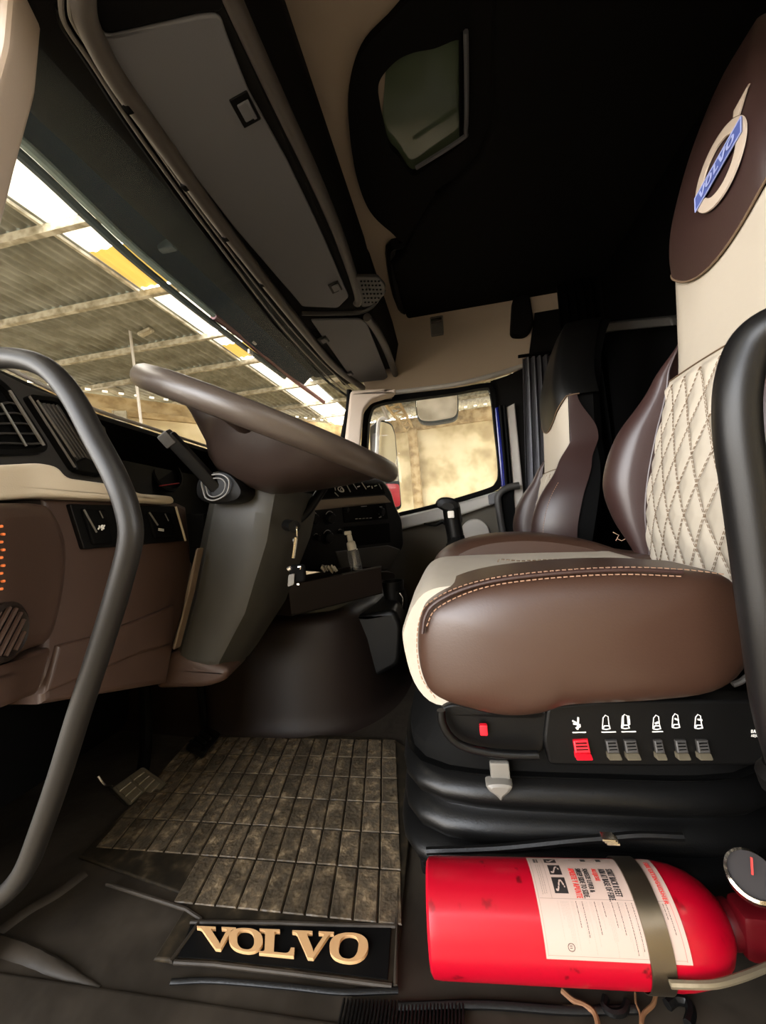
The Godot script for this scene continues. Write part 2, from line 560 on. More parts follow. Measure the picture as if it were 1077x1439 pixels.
# ---------------------------------------------------------------- the shed around the truck
const ROOF := 5.2
func shed() -> void:
	var m: B
	# ground
	m = B.new()
	m.box(Vector3(0, -1.3, 0), Vector3(90, 0.2, 90))
	var fl = part(m, "floor", M.concrete)
	tag(fl, "pale dusty concrete ground outside the truck, below the cab", "floor", "", "structure")
	# walls seen through the glass, and one added unseen to cut sky light
	var a = Vector3(-16, 0, -1.9)
	var b = Vector3(-4.4, 0, -18.5)
	var c = Vector3(9, 0, -17.2)
	var d = Vector3(16, 0, -3)
	var g = Vector3(-1.0, 0, 4.75)  # ends of the added unseen wall that blocks sky light
	var h = Vector3(12, 0, 4.75)
	var seg = [[g, h, "added_wall_left", "added plaster wall to block sky light on the driver's side, behind the photographer", "plaster_wall"], [a, b, "wall_front", "long tan shed wall seen through the windscreen beyond the dashboard", "plaster_wall"], [b, c, "wall_side", "mottled cream plaster shed wall seen through the passenger door window", "plaster_wall"], [c, d, "wall_rear", "plaster shed wall behind the truck cab", "plaster_wall"]]
	for s in seg:
		m = B.new()
		var e: Vector3 = (s[1] - s[0])
		var n = Vector3(-e.z, 0, e.x).normalized()
		if n.z < 0: n = -n
		if s[2] == "added_wall_left": n = Vector3(0, 0, -1)
		var bs = Basis(e.normalized(), Vector3.UP, e.normalized().cross(Vector3.UP))
		var top = ROOF - 0.75
		m.box((s[0] + s[1]) / 2 - n * 0.13 + Vector3(0, (top - 1.2) / 2, 0), Vector3(e.length() + 0.3, top + 1.2, 0.25), bs, 0.02)
		var w = part(m, s[2], M[s[4]])
		tag(w, s[3], "wall", "", "structure")
		# ring beam on top of the wall, and the corrugated gap that lets slits of daylight in
		var bm = B.new()
		bm.box((s[0] + s[1]) / 2 + n * 0.04 + Vector3(0, top - 0.09, 0), Vector3(e.length(), 0.2, 0.14), bs, 0.015)
		part(bm, "ring_beam", M.timber_beam, w)
		var bk = B.new()
		bk.box((s[0] + s[1]) / 2 - n * 0.1 + Vector3(0, top + 0.22, 0), Vector3(e.length(), 0.44, 0.08), bs, 0.01)
		part(bk, "upper_boarding", M.timber_beam, w)
		var sl = B.new()
		var k = int(e.length() / 0.42)
		for i in k:
			sl.box(s[0] + e * (i + 0.5) / k + n * 0.02 + Vector3(0, top + 0.53, 0), Vector3(0.13, 0.05, 0.03), bs)
		var so = part(sl, "daylight_slit", M.skylight_glow, w)
		so.set_meta("kind", "stuff")
	# columns
	for q in [[172, 553, "steel column standing where the tan wall meets the dim wall, left of the lamp pole"], [300, 600, ""], [583, 640, "pale pilaster on the mottled wall, left in the passenger window"]]:
		if q[2] == "": continue
		var at: Vector3
		if q[0] < 400:
			var pl = Plane((Vector3(-(b - a).z, 0, (b - a).x)).normalized(), a)
			at = PL(q[0], q[1], pl)
		else:
			at = P(q[0], q[1], 18.0)
		m = B.new()
		m.box(Vector3(at.x, 1.6, at.z + 0.16), Vector3(0.3 if q[0] < 400 else 0.42, 5.6, 0.16), Basis(Vector3.UP, 0.6 if q[0] < 400 else -0.1), 0.01)
		for sg in [-1, 1]: m.box(Vector3(at.x, 1.6, at.z + 0.16) + Basis(Vector3.UP, 0.6 if q[0] < 400 else -0.1) * Vector3(0.17 * sg, 0, 0), Vector3(0.03, 5.6, 0.24), Basis(Vector3.UP, 0.6 if q[0] < 400 else -0.1))
		var col = part(m, "column", M.steelwork if q[0] < 400 else M.timber_beam)
		tag(col, q[2], "column", "", "structure")
	# roof: corrugated sheets between purlins, with a strip of translucent panels
	var roof = struct("shed_roof", "olive grey corrugated shed roof with steel purlins and a strip of skylights", "roof", Vector3(0, ROOF, -8))
	var zs = [4.6, 2.2, -0.2, -2.6, -4.9, -6.7, -8.6, -10.3, -12.7, -14.95, -17.0, -19.6]
	var x0 = -17.0
	var x1 = 12.0
	var sx = [-5.5, -4.35]
	var strips = [[-5.5, -4.35], [2.4, 3.6], [7.4, 8.6]]  # second and third strips are unseen, added to brighten shed and cab
	for i in zs.size() - 1:
		for side in 4:
			var u0: float = x0 if side == 0 else strips[side - 1][1]
			var u1: float = x1 if side == 3 else strips[side][0]
			m = B.new()
			var n = int((u1 - u0) / 0.032)
			var r0 = PackedVector3Array()
			var r1 = PackedVector3Array()
			for k in n + 1:
				var x = lerpf(u0, u1, float(k) / n)
				var y = ROOF + 0.04 + 0.03 * sin(x / 0.19 * TAU)
				r0.append(Vector3(x, y, zs[i]))
				r1.append(Vector3(x, y, zs[i + 1] - 0.05))
			m.rows([r0, r1])
			part(m, "roof_sheet", M.roof_sheet, roof, 80.0)
		# skylight panels: white, or half of it an old yellow one
		var cuts = [[zs[i], zs[i + 1], true]]
		if i == 4: cuts = [[-4.95, -5.55, true], [-5.58, -6.65, false]]
		if i == 6: cuts = [[-8.7, -9.3, true], [-9.33, -10.2, false]]
		if i == 5: cuts = [[-6.8, -8.45, true]]
		var panels = []
		for cu in cuts: panels.append([cu[0], cu[1], cu[2], strips[0]])
		for k in [1, 2]: panels.append([zs[i], zs[i + 1], true, strips[k]])  # panels of the added, unseen strips
		for cu in panels:
			sx = cu[3]
			m = B.new()
			var n = 36
			var r0 = PackedVector3Array()
			var r1 = PackedVector3Array()
			for k in n + 1:
				var x = lerpf(sx[0], sx[1], float(k) / n)
				var y = ROOF + 0.03 + 0.015 * sin(x / 0.19 * TAU)
				r0.append(Vector3(x, y, cu[0]))
				r1.append(Vector3(x, y, cu[1]))
			m.rows([r0, r1])
			part(m, "skylight_and_added_panel", M.skylight_glow if cu[2] else M.skylight_yellow, roof, 80.0)
			if cu[2] and i > 0:
				var al = AreaLight3D.new()
				al.name = "skylight_and_added_light"
				al.area_size = Vector2(1.1, absf(cu[1] - cu[0]) - 0.05)
				al.light_energy = 9.0
				al.area_normalize_energy = false
				al.light_color = Color(1, 0.98, 0.94)
				al.area_range = 60.0
				al.shadow_enabled = true
				al.position = Vector3((sx[0] + sx[1]) / 2, ROOF - 0.02, (cu[0] + cu[1]) / 2)
				al.rotation = Vector3(-PI / 2, 0, 0)
				add_child(al, true)
	for z in zs:
		m = B.new()
		m.box(Vector3((x0 + x1) / 2, ROOF - 0.07, z), Vector3(x1 - x0, 0.13, 0.1), Basis.IDENTITY, 0.01)
		part(m, "purlin", M.steelwork, roof)
	sx = strips[0]
	# light rail along the skylight edge
	m = B.new()
	m.box(Vector3(sx[0] - 0.05, ROOF - 0.02, -6), Vector3(0.05, 0.05, 26))
	part(m, "skylight_rail", M.steelwork, roof)
	# slanting rafter down to the column in the corner
	m = B.new()
	m.tube(PackedVector3Array([P(60, 503, 9.2), P(172, 553, 11.0)]), 0.12, 6)
	part(m, "rafter", M.steelwork, roof)
	# lattice truss in the passenger window
	m = B.new()
	var t0 = [P(533, 556, 16.0), P(571, 606, 17.6)]
	var t1 = [P(556, 556, 16.0), P(580, 600, 17.6)]
	m.tube(PackedVector3Array(t0), 0.07, 6)
	m.tube(PackedVector3Array(t1), 0.07, 6)
	for k in 6:
		m.tube(PackedVector3Array([t0[0].lerp(t0[1], k / 6.0), t1[0].lerp(t1[1], (k + 0.5) / 6.0)]), 0.04, 5)
		m.tube(PackedVector3Array([t1[0].lerp(t1[1], (k + 0.5) / 6.0), t0[0].lerp(t0[1], (k + 1) / 6.0)]), 0.04, 5)
	part(m, "lattice_truss", M.timber_beam, roof)
	# work lamp on a thin pole
	var lp = thing("lamp_pole", "thin pale lamp pole with a bent arm in front of the shed wall", "lamp", Vector3(P(198, 590, 8).x, -1.2, -8))
	m = B.new()
	m.tube(PackedVector3Array([Vector3(P(198, 590, 8).x, -1.2, -8), P(198, 590, 8), P(182, 459, 8)]), 0.03, 8)
	part(m, "pole", M.light_grey_plastic, lp)
	m = B.new()
	m.tube(PackedVector3Array([P(182, 459, 8), P(205, 460, 8), P(214, 466, 8)]), 0.028, 8)
	part(m, "arm", M.steelwork, lp)
	m = B.new()
	m.box(P(205, 467, 8), Vector3(0.34, 0.07, 0.16), Basis(Vector3(0, 0, 1), 0.25), 0.02)
	part(m, "lamp_head", M.steelwork, lp)

# ---------------------------------------------------------------- the cab: floor, walls, roof, door, windows
const CEIL := 1.62
const FAR := 2.12
func cab() -> void:
	var m: B
	var f = struct("floor_cab", "dirty black rubber cab floor around the mat and seat", "floor", Vector3(0, -0.06, -1.2))
	m = B.new()
	m.box(Vector3(-0.1, -0.03, -1.24), Vector3(1.9, 0.06, 1.76), Basis.IDENTITY, 0.008)
	part(m, "floor_liner", M.floor_rubber, f)
	# roof
	var c = struct("ceiling", "beige cab headliner above the seats with dark panels let in", "ceiling", Vector3(0.1, CEIL, -1.2))
	m = B.new()
	m.box(Vector3(0.1, CEIL + 0.03, -1.24), Vector3(1.5, 0.06, 1.84), Basis.IDENTITY, 0.01)
	part(m, "headliner", M.headliner, c)
	# rounded cove where roof meets the passenger wall
	m = B.new()
	var ra = PackedVector3Array()
	var rb = PackedVector3Array()
	for k in 9:
		var an = PI / 2 * k / 8
		ra.append(Vector3(-0.6, CEIL - 0.12 + 0.12 * sin(an), -FAR + 0.12 - 0.12 * cos(an)))
		rb.append(Vector3(0.8, CEIL - 0.12 + 0.12 * sin(an), -FAR + 0.12 - 0.12 * cos(an)))
	m.rows([ra, rb])
	part(m, "cove", M.headliner, c)
	# dark roof panels
	m = B.new()
	m.prism(polyy(CEIL, [566, 338, 604, 268, 640, 236, 672, 200, 690, 150, 690, -60, 1300, -60, 1300, 330, 960, 400, 735, 470, 728, 452, 725, 418, 572, 440, 548, 356]), Vector3(0, -0.05, 0), 0.016)
	part(m, "dark_roof_panel", M.dark_liner, c)
	m = B.new()
	m.tube(smooth(polyy(CEIL - 0.012, [612, 262, 570, 336, 549, 356, 571, 439, 640, 428, 724, 417]), false, 5), 0.022, 8)
	part(m, "panel_rim", M.black_plastic, c)
	m = B.new()
	m.prism(round_corners(poly(FAR - 0.06, [721, 416, 745, 412, 752, 455, 742, 470, 718, 470]), 0.03), Vector3(0, 0, -0.06), 0.012)
	part(m, "panel_tab", M.dark_liner, c)
	# roof hatch
	var h = struct("window_2", "dark framed roof hatch with a dull green tinted pane", "hatch", Vector3(0, CEIL, -1.1))
	var outer = smooth(polyy(CEIL - 0.012, [600, -30, 545, 20, 508, 62, 491, 120, 491, 180, 502, 245, 520, 290, 548, 318, 572, 332, 606, 268, 650, 234, 720, 180, 720, 60, 700, -40]), true, 5)
	var inner = smooth(polyy(CEIL - 0.012, [610, 56, 580, 62, 556, 74, 535, 98, 531, 120, 537, 160, 546, 195, 560, 212, 580, 238, 606, 222, 644, 196, 650, 180, 648, 70, 645, 44]), true, 5)
	m = B.new()
	m.frame(outer, inner, Vector3(0, -0.02, 0))
	part(m, "frame", M.dark_liner, h)
	m = B.new()
	m.prism(polyy(CEIL - 0.006, [545, 66, 662, 34, 668, 215, 590, 248, 535, 200]), Vector3(0, 0.004, 0))
	part(m, "pane", M.tinted_glass, h)
	m = B.new()
	m.tube(smooth(polyy(CEIL - 0.05, [655, 44, 656, 120, 655, 182, 648, 196, 585, 236]), false, 5), 0.006, 6)
	part(m, "seal", M.panel_grey, h)
	m = B.new()
	m.tube(polyy(CEIL - 0.03, [648, 44, 648, 190]), 0.005, 6)
	part(m, "hatch_rod", M.matt_black, h)
	# passenger wall above the door and behind it
	var w = struct("wall_passenger", "beige trimmed cab side above the passenger door, dark door post behind it", "wall", Vector3(0, 0.0, -FAR))
	m = B.new()
	m.prism(poly(FAR, [515, 552, 560, 552, 640, 541, 690, 529, 742, 513, 760, 380, 560, 380, 500, 500]), Vector3(0, 0, -0.06), 0.004)
	part(m, "header_panel", M.headliner, w)
	m = B.new()
	m.tube(smooth(poly(FAR - 0.01, [520, 555, 560, 551, 640, 540, 690, 528, 742, 512]), false, 5), 0.012, 8)
	part(m, "header_seal", M.light_grey_plastic, w)
	m = B.new()
	m.prism(poly(FAR + 0.005, [690, 535, 712, 528, 740, 515, 740, 380, 800, 340, 900, 340, 900, 900, 716, 900, 716, 700]), Vector3(0, 0, -0.05), 0.004)
	part(m, "rear_panel", M.dark_liner, w)
	m = B.new()
	m.prism(poly(FAR - 0.02, [712, 572, 724, 566, 736, 690, 741, 768, 727, 768, 723, 700]), Vector3(0, 0, -0.05), 0.008)
	part(m, "door_post", M.light_grey_plastic, w)
	m = B.new()
	m.prism(poly(FAR - 0.025, [696, 573, 701, 571, 713, 690, 706, 692]), Vector3(0, 0, -0.04), 0.006)
	part(m, "door_edge", M.blue_paint, w)
	m = B.new()
	for k in 2: m.tube(poly(FAR - 0.03, [703 + k * 6, 570, 713 + k * 6, 688]), 0.008, 6)
	part(m, "door_seal", M.matt_black, w)
	# passenger door
	var d = struct("door_1", "passenger door with a clear window, pale sill and dark lower panel", "door", Vector3(0, 0.1, -FAR))
	var win_o = smooth(poly(FAR - 0.01, [508, 622, 513, 575, 528, 560, 580, 552, 640, 545, 684, 538, 695, 545, 702, 600, 709, 660, 704, 684, 690, 692, 640, 706, 600, 716, 565, 724, 520, 732, 505, 690]), true, 4)
	var win_i = smooth(poly(FAR - 0.01, [516, 622, 520, 582, 532, 568, 582, 560, 640, 552, 680, 545, 689, 551, 695, 600, 701, 660, 697, 678, 685, 686, 640, 700, 600, 711, 565, 719, 528, 726, 514, 690]), true, 4)
	m = B.new()
	m.frame(win_o, win_i, Vector3(0, 0, -0.05))
	part(m, "window_frame", M.matt_black, d)
	m = B.new()
	m.prism(win_i, Vector3(0, 0, -0.004))
	for i in m.v.size(): m.v[i].z -= 0.03
	part(m, "pane", M.glass, d)
	m = B.new()
	m.prism(poly(FAR + 0.01, [500, 736, 560, 724, 640, 706, 704, 688, 722, 690, 745, 900, 500, 900]), Vector3(0, 0, -0.05), 0.004)
	part(m, "lower_panel", M.door_panel, d)
	m = B.new()
	m.prism(round_corners(poly(FAR - 0.03, [556, 727, 640, 708, 699, 690, 702, 706, 640, 727, 556, 746]), 0.012), Vector3(0, 0, -0.06), 0.012)
	part(m, "sill_trim", M.light_grey_plastic, d)
	m = B.new()
	m.prism(round_corners(poly(FAR - 0.045, [686, 695, 699, 691, 702, 706, 688, 710]), 0.01), Vector3(0, 0, -0.02), 0.004)
	part(m, "window_switch", M.panel_grey, d)
	m = B.new()
	m.lathe([[0.0, 0.022], [0.06, 0.02], [0.07, 0.014], [0.074, 0.0]], P(668, 749, FAR), Vector3(0, 0, 1), 28)
	part(m, "speaker_cover", M.light_grey_plastic, d)
	m = B.new()
	m.tube(smooth(poly(FAR - 0.04, [596, 736, 612, 738, 622, 733, 627, 736]), false, 4), [0.004, 0.005, 0.006, 0.006, 0.007, 0.008, 0.009, 0.01, 0.012, 0.014, 0.012, 0.012, 0.01], 8)
	part(m, "door_lever", M.black_plastic, d)
	# outer mirrors
	var km = thing("kerb_mirror", "rounded kerb mirror hanging outside at the top of the passenger window", "mirror", P(613, 586, 2.5))
	m = B.new()
	m.prism(round_corners(poly(2.42, [583, 556, 640, 548, 645, 552, 645, 575, 638, 581, 606, 586, 588, 586, 582, 578]), 0.03), Vector3(0, 0, -0.09), 0.02)
	for i in m.v.size(): m.v[i].z -= (P(613, 550, 2.4).y - m.v[i].y) * 1.3
	part(m, "housing", M.black_plastic, km)
	m = B.new()
	m.prism(round_corners(poly(2.415, [585, 559, 639, 551, 643, 554, 643, 574, 637, 579, 606, 584, 589, 584, 584, 577]), 0.03), Vector3(0, 0, -0.012), 0.004)
	for i in m.v.size(): m.v[i].z -= (P(613, 550, 2.4).y - m.v[i].y) * 1.3 - 0.03
	part(m, "mirror_glass", M.mirror_glass, km)
	m = B.new()
	m.tube(PackedVector3Array([P(612, 554, 2.45), P(612, 546, 2.3), P(612, 542, 2.2)]), 0.012, 8)
	part(m, "bracket", M.matt_black, km)
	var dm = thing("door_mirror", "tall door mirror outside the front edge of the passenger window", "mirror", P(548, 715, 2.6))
	m = B.new()
	m.prism(round_corners(poly(2.5, [527, 594, 534, 588, 552, 594, 557, 610, 566, 715, 530, 725]), 0.03), Vector3(-0.06, 0, -0.1), 0.015)
	part(m, "housing", M.black_plastic, dm)
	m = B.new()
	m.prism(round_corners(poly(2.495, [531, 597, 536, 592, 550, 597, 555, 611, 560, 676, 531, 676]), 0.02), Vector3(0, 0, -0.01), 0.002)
	part(m, "upper_reflection", M.plaster_wall, dm)  # wall reflection in the mirror painted on with the plaster material
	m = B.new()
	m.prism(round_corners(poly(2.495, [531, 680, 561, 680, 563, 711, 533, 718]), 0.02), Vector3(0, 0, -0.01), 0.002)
	part(m, "lower_panel", M.red_plastic, dm, 38, "red reflection painted on")  # paints in the red reflected by the lower glass
	m = B.new()
	m.tube(smooth(poly(2.46, [528, 690, 531, 610, 534, 590, 545, 588]), false, 4), 0.012, 6)
	m.tube(PackedVector3Array([P(529, 660, 2.5), P(526, 668, 2.3), P(522, 676, 2.15)]), 0.012, 6)
	m.tube(PackedVector3Array([P(545, 588, 2.5), P(540, 575, 2.3), P(532, 560, 2.15)]), 0.012, 6)
	part(m, "mirror_arm", M.light_grey_plastic, dm)
	# rear wall of the cab, dark
	var r = struct("wall_rear_cab", "black unlit back wall of the cab behind the seats", "wall", Vector3(0.75, 0, -1.2))
	m = B.new()
	m.box(Vector3(0.78, 0.8, -1.24), Vector3(0.06, 1.7, 1.84), Basis.IDENTITY, 0.004)
	part(m, "back_panel", M.black_cloth, r)
	m = B.new()
	m.prism(round_corners(polyl(Plane(Vector3(1, 0, 0), 0.66), [816, 458, 860, 453, 942, 446, 945, 458, 860, 466, 820, 473]), 0.008), Vector3(0.09, 0, 0), 0.006)
	part(m, "shelf_edge", M.frame_grey, r)
	# driver's side: unseen post and rail, extended to shade the cab; sill
	var dr = struct("wall_driver", "cab side around the open driver's door", "wall", Vector3(0.4, 0, -0.36))
	m = B.new()
	m.box(Vector3(0.56, 0.8, -0.36), Vector3(0.5, 1.7, 0.06), Basis.IDENTITY, 0.01)
	part(m, "widened_post", M.dark_liner, dr)
	m = B.new()
	m.box(Vector3(0.1, 1.435, -0.36), Vector3(1.4, 0.41, 0.06), Basis.IDENTITY, 0.01)
	part(m, "roof_rail", M.dark_liner, dr)
	m = B.new()
	m.box(Vector3(-0.86, 0.25, -0.4), Vector3(0.4, 0.62, 0.05), Basis.IDENTITY, 0.01)
	part(m, "kick_panel", M.matt_black, dr)
	# fire wall
	m = B.new()
	m.box(Vector3(-1.02, 0.4, -1.24), Vector3(0.05, 0.92, 1.8), Basis.IDENTITY, 0.004)
	tag(part(m, "wall_front_cab", M.matt_black), "dark footwell wall behind the pedals", "wall", "", "structure")
	# pillars, windscreen
	m = B.new()
	m.prism(round_corners(poly(0.4, [-140, -60, -40, -80, 22, -80, 10, 60, -6, 120, -22, 180, -36, 240, -52, 300, -84, 420, -110, 540, -190, 540, -160, 300]), 0.01), Vector3(-0.03, 0, -0.06), 0.012)
	tag(part(m, "trim_1", M.pillar_trim), "beige driver side windscreen pillar at the top left", "pillar", "", "structure")
	m = B.new()
	m.prism(round_corners(poly(2.0, [493, 548, 540, 545, 560, 549, 524, 560, 512, 575, 507, 625, 500, 760, 474, 760, 484, 625]), 0.02), Vector3(-0.03, 0, -0.1), 0.015)
	tag(part(m, "trim_2", M.pillar_trim), "pale pillar between the windscreen and the passenger window", "pillar", "", "structure")
	var ws = struct("window_1", "wide raked windscreen with a black rubber edge above the dashboard", "windscreen", Vector3(-0.8, 0.83, -1.2))
	m = B.new()
	var pw = [Vector3(-0.53, 1.3, -0.38), Vector3(-0.53, 1.27, -2.08), Vector3(-0.9, 0.78, -2.08), Vector3(-0.9, 0.84, -0.38)]
	m.prism(PackedVector3Array(pw), Vector3(-0.004, -0.003, 0))
	part(m, "pane", M.glass, ws)
	m = B.new()
	m.tube(smooth(poly(2.03, [491, 548, 490, 570, 485, 600, 477, 640]), false, 5), 0.014, 8)
	m.tube(smooth(polyy(1.245, [84, 10, 92, 40, 124, 88, 194, 196, 296, 338, 396, 468, 456, 532, 490, 558]), false, 5), 0.006, 8)
	part(m, "rubber_edge", M.matt_black, ws)
	# header rail: two beads and a soft roll
	var hd = struct("trim_3", "grey brown header rail with pale beads along the top of the windscreen", "trim", Vector3(-0.5, 1.22, -1.2))
	m = B.new()
	m.tube(smooth(polyy(1.238, [116, -60, 116, 8, 130, 50, 166, 115, 226, 198, 322, 330, 416, 450, 470, 514, 510, 545]), false, 6), 0.016, 12)
	part(m, "header_roll", M.bar_grey, hd)
	for q in [[1.236, 0.0035, [88, -30, 86, 10, 95, 40, 128, 88, 198, 194, 300, 334, 400, 464, 460, 528, 494, 556]], [1.232, 0.003, [101, -30, 98, 10, 105, 36, 138, 86, 206, 190, 306, 330, 406, 458, 464, 520, 500, 551]]]:
		m = B.new()
		m.tube(smooth(polyy(q[0], q[2]), false, 6), q[1], 8)
		part(m, "bead", M.mid_grey, hd)
	m = B.new()
	for q in [[181, 152], [260, 263], [318, 335], [368, 400]]:
		m.box(PY(q[0], q[1], 1.226), Vector3(0.012, 0.008, 0.014), Basis.IDENTITY, 0.002)
	part(m, "clip", M.matt_black, hd)
	# outside sun visor
	var sv = thing("sun_visor", "dark teal tinted sun visor outside along the top of the windscreen", "visor", Vector3(-0.7, 1.3, -1.3))
	var lo = [-10, 165, 15, 182, 60, 222, 130, 290, 200, 355, 290, 430, 360, 490, 410, 530, 452, 561]
	var hi = [60, -60, 95, 20, 110, 70, 170, 150, 230, 235, 300, 333, 370, 425, 430, 496, 489, 556]
	var ra2 = []
	var l0 = polyx(-0.8, lo)
	l0[8] = Vector3(-0.8, l0[8].y, -2.2)
	for k in 7:
		var row = PackedVector3Array()
		for i in l0.size():
			var e = Vector3(-0.56, 1.36 - 0.01 * i / 8.0, l0[i].z * 0.98 + 0.02)
			var q: Vector3 = e.lerp(l0[i], k / 6.0) + Vector3(-0.02, 0.035, 0) * sin(PI * k / 6.0)
			row.append(q)
		ra2.append(smooth(row, false, 4))
	m = B.new()
	m.rows(ra2)
	for row in ra2.size(): for i in ra2[row].size(): ra2[row][i] += Vector3(-0.008, 0.012, 0)
	m.rows(ra2)
	part(m, "tinted_shade", M.visor_tint, sv, 60)
	m = B.new()
	m.tube(smooth(polyx(-0.8, [-10, 168, 15, 186, 60, 226, 130, 294, 200, 359, 300, 442]), false, 5), 0.011, 8)
	part(m, "lower_edge", M.visor_edge, sv)
	m = B.new()
	m.tube(smooth(polyx(-0.81, [300, 444, 345, 478, 400, 524, 455, 565]), false, 5), 0.013, 8)
	part(m, "red_edge", M.visor_red, sv)
	m = B.new()
	m.tube(smooth(polyx(-0.82, [-10, 184, 60, 246, 130, 312, 200, 375, 300, 455, 400, 530]), false, 5), 0.012, 8)
	part(m, "under_rail", M.visor_under, sv)
	for q in [[357, 480], [352, 495]]:
		m = B.new()
		m.box(PX(q[0], q[1], -0.79), Vector3(0.012, 0.02, 0.03), Basis.IDENTITY, 0.003)
		part(m, "white_block", M.white_plastic, sv)  # small white blocks on the visor edge
	m = B.new()
	m.box(PX(235, 345, -0.74), Vector3(0.05, 0.03, 0.025), Basis.IDENTITY, 0.006)
	part(m, "bracket", M.visor_under, sv)
	m = B.new()
	m.box(Vector3(-0.62, 1.40, -1.24), Vector3(0.2, 0.1, 1.84), Basis.IDENTITY, 0.02)
	tag(part(m, "trim_5", M.matt_black), "roof edge above the windscreen outside", "trim", "", "structure")
	# sill and wheel arch liner by the door
	var sl = struct("trim_4", "worn black door sill strip with ridges along the bottom of the picture", "sill", Vector3(0, -0.06, -0.4))
	m = B.new()
	m.box(Vector3(0.1, -0.02, -0.385), Vector3(1.5, 0.05, 0.06), Basis.IDENTITY, 0.006)
	part(m, "sill_board", M.floor_rubber, sl)
	for k in 34:
		m = B.new()
		m.box(PY(480 + k * 5.2, 1424 + k * 0.25, 0.006), Vector3(0.0022, 0.005, 0.026), Basis.IDENTITY, 0.0008)
		part(m, "ridge", M.black_rubber, sl)
	m = B.new()
	m.tube(smooth(polyy(0.006, [240, 1380, 300, 1378, 400, 1386, 480, 1394, 560, 1392]), false, 5), 0.003, 8, false, 0.6)
	m.tube(smooth(polyy(0.006, [560, 1415, 680, 1412, 800, 1420, 900, 1418]), false, 5), 0.004, 8, false, 0.6)
	part(m, "edge_bead", M.black_rubber, sl)
	m = B.new()
	m.tube(smooth(polyy(0.0, [-20, 1325, 40, 1345, 90, 1368, 140, 1388]), false, 5), [0.012,0.012,0.012,0.012,0.012,0.011,0.011,0.01,0.01,0.009,0.008,0.007,0.005,0.004,0.003,0.002], 10, false, 0.6)
	m.tube(smooth(polyy(-0.004, [-20, 1405, 30, 1420, 80, 1450]), false, 5), 0.01, 10, false, 0.7)
	m.tube(smooth(polyy(-0.004, [-20, 1330, 40, 1285, 80, 1262, 120, 1232]), false, 5), 0.012, 10, false, 0.7)
	part(m, "molded_ridge", M.floor_rubber, sl)
	# dark curtains at the back
	for q in [[P(757, 500, 2.07), P(772, 780, 2.07), 0.1, "curtain_cloth", "grey folded curtain hanging behind the passenger door post"], [Vector3(0.66, 1.6, -2.02), Vector3(0.7, 0.3, -2.02), 0.13, "black_cloth", "black curtain gathered at the back corner behind the passenger seat"]]:
		m = B.new()
		var rows = []
		for j in 14:
			var t = j / 13.0
			var o: Vector3 = q[0].lerp(q[1], t)
			var row = PackedVector3Array()
			for i in 41:
				var s = i / 40.0 - 0.5
				row.append(o + Vector3(s * q[2] * 2.0 * (0.8 + 0.2 * t), 0, 0.022 * sin(s * 34.0 + 1.2 * t) + 0.01 * sin(s * 71.0)))
			rows.append(row)
		m.rows(rows)
		var cu = thing("curtain", q[4], "curtain", Vector3(q[1].x, q[1].y, q[1].z))
		part(m, "cloth", M[q[3]], cu, 80)
		m = B.new()
		m.tube(PackedVector3Array([q[0] - Vector3(q[2], 0, -0.03), q[0] + Vector3(q[2], 0, 0.03)]), 0.008, 8)
		part(m, "hem", M.black_cloth, cu)
	# coat hook on the headliner
	var ck = thing("coat_hook", "small beige coat hook with a chrome lip on the headliner above the passenger window", "hook", P(613, 467, FAR))
	m = B.new()
	m.prism(round_corners(poly(FAR - 0.018, [604, 445, 623, 442, 624, 469, 606, 472]), 0.008), Vector3(0, 0, -0.02), 0.005)
	part(m, "plate", M.mid_grey, ck)
	m = B.new()
	m.tube(poly(FAR - 0.05, [606, 452, 621, 449]), 0.011, 8)
	part(m, "lip", M.chrome, ck)

